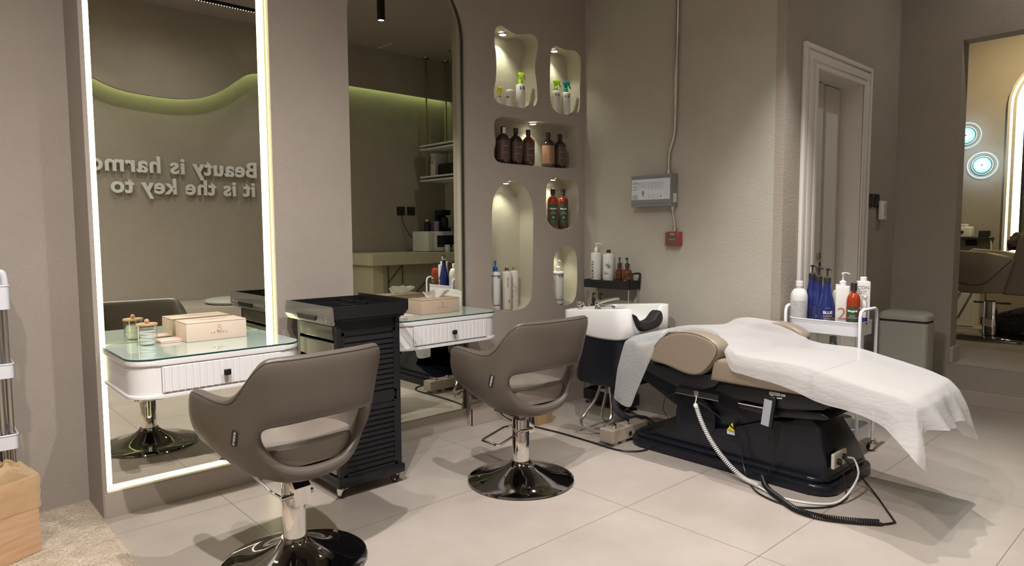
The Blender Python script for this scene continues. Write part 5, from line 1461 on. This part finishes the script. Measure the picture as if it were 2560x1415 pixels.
obj('housing', MB().box(-.038, .038, -.042, -.0135, -.065, .060, .005), M['wplastic'], t)
for i in range(9): obj('slot', MB().box(-.012, .030, -.0428, -.042, .038 - i * .0095, .0415 - i * .0095), M['greyink'], t, smooth=False)

# ------------------------------------------------------------------ floor things near the wash unit
t = thing('valve_box', 'low beige box with two chrome knobs on the floor beside the bed base', 'valve box', (2.815, 2.272, 0))
b = MB().box(0, .325, 0, .088, .018, .088, .003)
vb = obj('box_body', b, mat('beige painted box', (.50, .42, .35), .5), t, smooth=False)
for x in (.03, .10, .26): obj('foot', MB().box(x, x + .035, .01, .078, .0005, .018), M['greycan'], t, smooth=False)
for x in (.07, .185): obj('knob', MB().lathe([(.017, 0), (.014, .004), (.016, .012), (.012, .020), (0, .023)], c=(x, .044, .088), seg=20), M['chrome'], t)
obj('hose_hole', MB().cyl((.16, -.0008, .045), (.16, .001, .045), .014), M['ink'], t)
t = thing('cardboard_box', 'small open brown cardboard box on the floor against the niche wall', 'box', (2.81, 2.84, 0))
b = MB(); b.box(0, .13, 0, .25, .0005, .004); b.box(0, .004, 0, .25, .004, .115); b.box(.126, .13, 0, .25, .004, .115); b.box(.004, .126, 0, .004, .004, .115); b.box(.004, .126, .246, .25, .004, .115)
obj('carton', b, M['card'], t, smooth=False)
b = MB(); b.tube([(2.455, 3.100, .59), (2.47, 3.10, .50), (2.58, 3.095, .28), (2.68, 3.09, .12), (2.735, 3.06, .03), (2.765, 2.96, .006), (2.773, 2.84, .006), (2.795, 2.62, .006), (2.795, 2.42, .006), (2.790, 2.27, .006), (2.80, 2.19, .006), (2.85, 2.13, .006), (2.915, 2.11, .006)], .0045, seg=8, smooth_n=8)
tag(obj('floor_cable', b, M['black']), 'black cable trailing across the tiles from the right vanity table to the bed', 'cable')

# ------------------------------------------------------------------ rug, wooden bin and trolley at the left
bm = bmesh.new()
nx, ny = 120, 110
random.seed(4)
from mathutils import noise as mn
gv = []
for i in range(nx + 1):
    row = []
    for j in range(ny + 1):
        u, v = i / nx, j / ny
        xr = .572 + .022 * math.sin(v * 3.0) * (1 - v) + mn.noise(Vector((0, v * 30, 0))) * .004
        x = -1.3 + (xr + 1.3) * u; y = 1.5 + v * 1.89
        e = min(1, (1 - u) * nx / 2.5, u * nx / 2.5, v * ny / 2.5, (1 - v) * ny / 2.5)
        z = .0015 + e * (.011 + mn.noise(Vector((x * 70, y * 70, 0))) * .0022)
        row.append(bm.verts.new((x, y, z)))
    gv.append(row)
for i in range(nx):
    for j in range(ny): bm.faces.new((gv[i][j], gv[i + 1][j], gv[i + 1][j + 1], gv[i][j + 1]))
tag(obj('rug', bm, M['rug'], smooth=False, angle=180), 'beige looped rug in the bottom left corner under the wooden bin', 'rug')

t = thing('wooden_bin', 'square bamboo waste bin lined with a yellowish plastic bag on the rug', 'bin', (.341, 2.932, .014), math.radians(28.7))
BW, BD, BH = .30, .21, .285
b = MB()
for q in ((-BW, 0, 0, .009, 0, BH), (-BW, 0, BD - .009, BD, 0, BH), (-BW, -BW + .009, .009, BD - .009, 0, BH), (-.009, 0, .009, BD - .009, 0, BH), (-BW + .009, -.009, .009, BD - .009, 0, .01)): b.box(*q, .001, 1)
obj('bin_box', b, M['bamboo'], t, smooth=False)
bm = bmesh.new()
per = []
P4 = [(-BW - .002, -.002), (.002, -.002), (.002, BD + .002), (-BW - .002, BD + .002)]
for k in range(4):
    p, q = P4[k], P4[(k + 1) % 4]
    n = 26 if k % 2 == 0 else 18
    for i in range(n): per.append((p[0] + (q[0] - p[0]) * i / n, p[1] + (q[1] - p[1]) * i / n))
cx, cy = -BW / 2, BD / 2
rings = []
lev = [(1.012, .186, .3), (1.02, .196, 1), (1.012, .206, .6), (1.02, .222, 1), (1.012, .240, .7), (1.03, .262, .8), (1.015, .280, .5), (1.0, .292, .3), (.93, .318, 1.5), (.78, .335, 2), (.58, .318, 2.2), (.35, .290, 2), (.12, .272, 1)]
for li, (s, z, a) in enumerate(lev):
    r_ = []
    for k, (x, y) in enumerate(per):
        nz = mn.noise(Vector((x * 22 + li * .35, y * 22, li * .45))) * .009 * a
        sx = cx + (x - cx) * s; sy = cy + (y - cy) * s
        if s >= 1.0:
            d = Vector((x - cx, y - cy, 0)).normalized()
            sx += d.x * abs(nz) * .5; sy += d.y * abs(nz) * .5
            zz = z + nz * .8 + (.02 * (x + BW) / BW if li < 2 else 0) * -1
        else:
            zz = z + nz * 2.0
        r_.append(bm.verts.new((sx, sy, zz)))
    rings.append(r_)
for a, b_ in zip(rings, rings[1:]):
    for i in range(len(a)): bm.faces.new((a[i], a[(i + 1) % len(a)], b_[(i + 1) % len(a)], b_[i]))
bm.faces.new(rings[-1])
obj('bin_bag', bm, M['bag'], t, angle=60)

t = thing('bathroom_trolley', 'white plastic tiered trolley with steel poles cropped by the left picture edge', 'trolley', (-.10, 3.17, .0145))
LW, LD = .418, .21
for z0, z1 in ((.872, .962), (.608, .662), (.332, .387), (.06, .12)):
    bm_ = tray_bm(z0, z1, 0, LW, 0, LD, .02)
    obj('tray', bm_, M['trolleyw'], t, angle=60)
for x, y in ((LW - .018, .02), (LW - .045, .02), (LW - .018, LD - .02), (.02, .02), (.02, LD - .02)):
    obj('pole', MB().cyl((x, y, .025), (x, y, .90), .009, seg=16), M['steel'], t)
    for z in (.387, .662): pass
for x, y in ((LW - .06, .055), (LW - .06, .10), (LW - .06, .145)):
    for z in (.612, .336): obj('peg', MB().cyl((x, y, z), (x, y, z + .075), .008, seg=12), M['trolleyw'], t)
obj('handle', MB().tube([(LW - .012, .03, .95), (LW - .014, .03, .995), (LW - .03, .03, 1.015), (LW - .13, .03, 1.02), (LW - .26, .03, 1.02)], .012, seg=12, smooth_n=4), M['trolleyw'], t)
for x, y in ((.03, .03), (LW - .03, .03), (.03, LD - .03), (LW - .03, LD - .03)): caster(t, x, y, .012, M['blackmatte'], .4)
sm_ = mat('smoked brown plastic', (.07, .055, .045), .25, coat=.4)
for z, lb in ((.3375, 'smoked brown box with pale stripes on the third tier of the left trolley'), (.0655, 'smoked brown box with pale stripes on the bottom tier of the left trolley')):
    tt = thing('smoked_box', lb, 'box', (.0, 3.20, z + .0145), 0, 'smoked boxes on the left trolley')
    bx_ = obj('box_body', MB().box(0, .235, 0, .12, 0, .21, .006), sm_, tt)
    for k in range(2): obj('stripe', MB().box(.16, .225, -.0008, -.0002, .125 - k * .05, .133 - k * .05), M['wplastic'], bx_, smooth=False)

# ------------------------------------------------------------------ lettered wall: bench and cushion (seen in the lit mirror)
bp = [Vector((a, c, 0)) for a, c in ((1.55, -1.21), (1.62, -.85), (1.93, -.47), (2.40, -.20), (2.9, -.12), (3.3, -.30), (3.45, -.70), (3.48, -1.21))]
pp = [(p.x, p.y) for p in spline(bp, 5)]
tag(obj('curved_bench', MB().prism(pp, 'z', .0005, .465, .01, 2), M['plaster_d'], angle=60), 'curved plastered bench built along the lettered wall', 'bench')
tag(obj('round_cushion', MB().lathe([(0, 0), (.25, 0), (.285, .010), (.295, .025), (.285, .042), (.25, .050), (0, .052)], c=(2.55, -.62, .4655), seg=48), mat('grey cushion cloth', (.42, .41, .38), .8)), 'flat round grey seat cushion lying on the curved bench', 'cushion')

# ------------------------------------------------------------------ reception counter and shelf (seen in the arched mirror)
t = thing('reception_counter', 'cream counter with black diagonal rods reflected in the arched mirror', 'counter', (4.07, -.515, 0))
obj('counter_top', MB().box(0, 1.55, -.66, 0, .785, .92, .004), M['counter'], t, smooth=False)
obj('pedestal', MB().box(.05, 1.50, -.66, -.07, .0005, .785), M['counter'], t, smooth=False)
obj('front_panel', MB().box(.18, 1.48, -.07, -.055, .0005, .783), M['counterlow'], t, smooth=False)
for a, c in (((.24, .02), (.24, .78)), ((.44, .02), (.44, .78)), ((.24, .58), (.44, .78)), ((.64, .45), (.92, .68)), ((.92, .02), (.92, .78)), ((.92, .40), (1.2, .62))):
    obj('rod', MB().cyl((a[0], -.048, a[1]), (c[0], -.048, c[1]), .005, seg=8), M['ink'], t)
t = thing('microwave_oven', 'white microwave oven standing on the cream counter', 'microwave', (5.00, -1.06, .9205))
obj('oven_body', MB().box(0, .50, 0, .34, .006, .262, .006), M['wplastic'], t)
dd = obj('oven_door', MB().box(.10, .49, .340, .350, .02, .25, .004), M['wplastic'], t)
obj('door_window', MB().box(.14, .40, .3502, .3515, .06, .21), M['ink'], dd, smooth=False)
obj('control_strip', MB().box(.01, .09, .340, .346, .02, .25, .002), M['greycan'], t)
obj('oven_foot', MB().box(.03, .47, .03, .31, 0, .006), M['ink'], t, smooth=False)
t = thing('coffee_machine', 'black coffee machine on top of the microwave', 'coffee machine', (5.36, -.88, 1.1835))
obj('machine_body', MB().box(-.07, .07, -.09, .09, 0, .05, .01).box(-.07, .07, -.09, -.02, .05, .22, .01).box(-.07, .07, -.09, .09, .21, .28, .015), M['black'], t)
obj('carafe', MB().lathe([(0, .052), (.045, .052), (.052, .09), (.045, .17), (.03, .19), (0, .19)], c=(0, .04, 0), seg=24), M['ink'], t)
t = thing('lilac_cup', 'lilac tumbler on top of the microwave', 'cup', (5.20, -.80, 1.1835))
obj('cup_body', MB().lathe([(0, 0), (.030, 0), (.042, .13), (.039, .13), (.028, .005), (0, .005)], seg=28), M['purple'], t)
t = thing('black_canister', 'black lidded canister at the edge of the microwave', 'canister', (5.10, -.86, 1.1835))
obj('canister_body', MB().lathe([(0, 0), (.045, 0), (.045, .11), (.03, .125), (0, .125)], seg=28), M['black'], t)
obj('lid', MB().lathe([(0, .126), (.035, .126), (.035, .150), (0, .155)], seg=28), M['steel'], t)
for k, (x, lb) in enumerate(((4.93, 'black double socket above the counter with a cable plugged in'), (5.09, 'empty black socket above the counter, nearer the microwave'))):
    t = thing('wall_socket', lb, 'socket', (x, -1.22, 1.452), 0, 'black sockets above the counter')
    obj('socket_plate', MB().box(-.062, .062, .0005, .010, -.055, .055, .002), M['ink'], t, smooth=False)
tag(obj('microwave_cable', MB().tube([(4.93, -1.20, 1.44), (4.94, -1.18, 1.30), (5.00, -1.14, 1.15), (5.08, -1.10, 1.06), (5.14, -1.075, 1.03)], .005, seg=8, smooth_n=5), M['black']), 'black cable hanging from the wall socket to the microwave', 'cable')
t = thing('hanging_shelf', 'brass framed shelf with white boards hung from the ceiling', 'shelf', (5.345, -.62, 1.80))
for z in (.03, .43):
    for dz in (0, .045): obj('shelf_board', MB().box(-.22, .22, -.43, .45, z + dz, z + dz + .018, .001), M['wplastic'], t, smooth=False)
    for x in (-.14, .17):
        obj('cross_rail', MB().cyl((x, -.42, z + .031), (x, .44, z + .031), .010, seg=10), M['brass'], t)
for x, y in ((-.14, -.375), (.17, -.36), (-.10, .14), (.17, .14)):
    p = obj('brass_pole', MB().cyl((x, y, 0), (x, y, CEIL - 1.80), .011, seg=14), M['brass'], t)
    obj('ceiling_flange', MB().lathe([(0, -.012), (.04, -.012), (.045, 0), (0, 0)], c=(x, y, CEIL - 1.80), seg=24), M['brass'], p)
t = thing('paper_bag', 'white paper carrier bag with black handles on the hanging shelf', 'bag', (5.345, -.93, 1.8935))
obj('bag_body', MB().prism([(-.10, 0), (.10, 0), (.095, .30), (-.095, .30)], 'y', -.05, .05, .003), M['wcan'], t, smooth=False)
obj('handle', MB().tube([(-.101, -.03, .27), (-.108, -.03, .20), (-.108, .0, .17), (-.108, .03, .20), (-.101, .03, .27)], .003, seg=6, smooth_n=4), M['ink'], t)
t = thing('black_case', 'black rounded case on the hanging shelf', 'case', (5.355, -.68, 1.8935))
obj('case_body', MB().box(-.10, .10, -.17, .17, 0, .16, .03, 4), M['blackmatte'], t)
for k, (x, y, lb) in enumerate(((5.22, -.60, 'left small white cup on the counter before the microwave'), (5.34, -.59, 'right small white cup on the counter before the microwave'))):
    t = thing('paper_cup', lb, 'cup', (x, y, .9205), 0, 'white cups on the counter')
    obj('cup_body', MB().lathe([(0, 0), (.028, 0), (.038, .09), (.036, .09), (.026, .004), (0, .004)], seg=24), M['wcan'], t)

# ------------------------------------------------------------------ raised platform beyond the opening
t = thing('backlit_arch_mirror', 'arched mirror ringed with bright led light on the platform wall', 'mirror', (7.5, 1.10, .9))
def archp(r, zc=1.38, n=24):
    return [(r, 0)] + [(r * math.cos(a * PI / n), zc + r * math.sin(a * PI / n)) for a in range(n + 1)] + [(-r, 0)]
def archband(r0, r1, x0, x1, material, name, par):
    bm = bmesh.new()
    A = archp(r0); B = archp(r1)
    va = [[bm.verts.new((x, p[0], p[1])) for p in P_] for P_, x in ((A, x0), (B, x0), (B, x1), (A, x1))]
    for k in range(4):
        P_, Q_ = va[k], va[(k + 1) % 4]
        for i in range(len(A) - 1): bm.faces.new((P_[i], P_[i + 1], Q_[i + 1], Q_[i]))
    bm.faces.new([v[0] for v in va]); bm.faces.new([v[-1] for v in reversed(va)])
    return obj(name, bm, material, par, smooth=False)
archband(.415, .395, -.05, -.0005, M['greycan'], 'outer_frame', t)
archband(.394, .378, -.030, -.0005, M['ledwhite'], 'led_band', t)
archband(.377, .352, -.045, -.0005, M['greycan'], 'inner_frame', t)
archband(.351, .300, -.020, -.0005, M['ledwhite'], 'led_band', t)
obj('mirror_glass', MB().prism(archp(.299), 'x', -.016, -.0005), M['mirror'], t, smooth=False)
for y, z, lb, w in ((1.698, 1.764, 'lower turquoise crystal lamp on the platform wall, its projected light pattern built as a glowing disc', 1.8), (1.835, 2.05, 'upper turquoise crystal lamp half hidden by the jamb, its projected light pattern built as a glowing disc', 1.2)):
    t = thing('crystal_wall_lamp', lb, 'wall lamp', (7.5, y, z), 0, 'crystal wall lamps')
    mx = Matrix.Rotation(-PI / 2, 4, 'Y')
    obj('light_pattern_disc', MB().lathe([(0, .03), (.045, .030), (.068, .024), (.070, .018), (0, .018)], seg=32, mtx=mx), M['crystal'], t)  # light pattern thrown by the lamp, built as a glowing disc and rings
    b = MB()
    for r_ in (.083, .118): b.tube([(-.012, r_ * math.cos(a * PI / 20), r_ * math.sin(a * PI / 20)) for a in range(40)], .0022, seg=6, closed=True)
    tag(obj('light_pattern_ring', b, M['patternring'], t), kind='stuff')
    obj('lamp_hub', MB().sphere((-.034, 0, 0), .008), M['ink'], t)
    obj('wall_rose', MB().lathe([(0, .0005), (.03, .0005), (.03, .018), (0, .018)], seg=24, mtx=mx), M['steel'], t)
    lamp('crystal_bulb', 'POINT', (7.42, y, z), w, (.55, .80, 1.0), shadow_soft_size=.05)
lamp('platform_bulb', 'SPOT', (6.5, 1.0, 2.93), 90, (1.0, .80, .42), (7.4, 1.4, 2.0), spot_size=2.2, spot_blend=1.0, shadow_soft_size=.05)  # added spot standing in for the yellow cove light on the end wall
t = thing('recessed_downlight', 'added downlight standing in for the yellow cove light of the platform', 'light', (6.5, 1.0, 2.95), 0, 'recessed ceiling downlights')
obj('lamp_ring', MB().lathe([(0.04, 0.0), (0.055, 0.0), (0.055, -0.006), (0.04, -0.006), (0.04, 0)], seg=28, cap=False), M['white'], t)
obj('lamp_lens', MB().lathe([(0, -0.001), (0.04, -0.001)], seg=24), M['lampglow'], t)
t = thing('wall_shelf', 'narrow black wall shelf beside the backlit arch mirror', 'shelf', (7.5, 1.72, 1.09))
obj('shelf_board', MB().box(-.16, -.0005, -.14, .32, -.012, .006, .001), M['ink'], t, smooth=False)
for y, lb in ((1.76, 'left black socket under the wall shelf'), (1.655, 'right black socket under the wall shelf with a black lead')):
    t = thing('wall_socket', lb, 'socket', (7.5, y, 1.045 if y > 1.7 else 1.13), 0, 'black sockets by the wall shelf')
    obj('socket_plate', MB().box(-.012, -.0005, -.045, .045, -.028, .028, .002), M['ink'], t, smooth=False)
t = thing('wax_heater', 'small white appliance on the black wall shelf', 'appliance', (7.40, 1.80, 1.0965))
obj('heater_body', MB().box(-.06, .06, -.07, .06, 0, .10, .012, 3), M['wplastic'], t)
obj('heater_lid', MB().box(-.05, .05, -.03, .05, .10, .125, .01, 2), M['wcan'], t)
obj('dial', MB().cyl((-.0605, 0, .05), (-.068, 0, .05), .015), M['ink'], t)
tag(obj('white_lead', MB().tube([(7.42, 1.60, 1.10), (7.41, 1.585, 1.04), (7.42, 1.582, .85), (7.44, 1.585, .60)], .006, seg=6, smooth_n=4), M['wplastic']), 'white lead hanging from the end of the black wall shelf', 'cable')
t = thing('low_cabinet', 'low white cabinet on the platform behind the beige chair', 'cabinet', (7.3, 1.665, .27))
obj('cabinet_body', MB().box(0, .18, 0, .5, .0005, .32, .003), M['white'], t, smooth=False)
obj('cabinet_door', MB().box(-.012, -.0005, .004, .496, .01, .31, .002), M['white'], t, smooth=False)

t = thing('platform_chair', 'beige leather styling chair with a square chrome base on the platform', 'chair', (6.72, 1.42, .27))
def armp(x0, x1):
    return MB().prism([(.24, .42), (.26, .70), (.20, .735), (-.02, .715), (-.19, .685), (-.21, .64), (-.15, .40), (0, .385), (.12, .385)], 'x', x0, x1, .02, 3)
obj('armrest', armp(-.32, -.24), M['beige'], t, angle=60)
obj('armrest', armp(.24, .32), M['beige'], t, angle=60)
obj('backrest', MB().prism([(-.13, .385), (-.19, .66), (-.215, .80), (-.25, .885), (-.33, .92), (-.42, .88), (-.42, .60), (-.36, .38)], 'x', -.30, .25, .03, 3), M['beige'], t, angle=60)
obj('seat', MB().box(-.24, .24, -.20, .25, .40, .52, .03, 3), M['beige'], t)
obj('arm_seam', MB().tube([(-.3215, .22, .50), (-.3215, .10, .455), (-.3215, -.02, .47), (-.3215, -.14, .60), (-.3215, -.19, .66)], .003, seg=6, smooth_n=5), M['piping'], t)
obj('column', MB().box(-.045, .045, -.045, .045, .018, .31, .01, 2), M['chrome'], t)
obj('pump_arm', MB().cyl((0, -.14, .29), (0, .12, .29), .008), M['darkchrome'], t)
obj('base_plate', MB().prism(rrect(-.27, .27, -.27, .27, .04), 'z', .0005, .018, .003), M['darkchrome'], t)
obj('footrest', MB().tube([(-.20, .16, .40), (-.20, .28, .12), (-.20, .36, .10), (.20, .36, .10), (.20, .28, .12), (.20, .16, .40)], .010, seg=8), M['steel'], t)
def fur(name, lb, cat, pts, r, loc):
    b = MB(); b.tube(pts, r, seg=14, smooth_n=6, rfun=lambda u: r * (.7 + .5 * math.sin(u * PI)))
    bmx = b.bm
    for v in bmx.verts: v.co += Vector((mn.noise(v.co * 18), mn.noise(v.co * 18 + Vector((9, 0, 0))), mn.noise(v.co * 18 + Vector((0, 9, 0))))) * .03
    o = obj(name, b, M['fur']); o.location = loc
    return tag(o, lb, cat)
fur('fur_throw', 'brown fur throw draped over the top of the beige platform chair', 'throw', [(-.16, 0, -.06), (-.10, .0, -.01), (0, .0, .0), (.12, 0, -.03)], .048, (6.72, 1.245, 1.075))
fur('fur_throw', 'dark fur throw heaped on the platform floor behind the chair base', 'throw', [(0, .26, -.04), (.03, .12, -.02), (.05, -.1, .06), (.1, -.35, .10)], .085, (7.12, 1.30, .36))
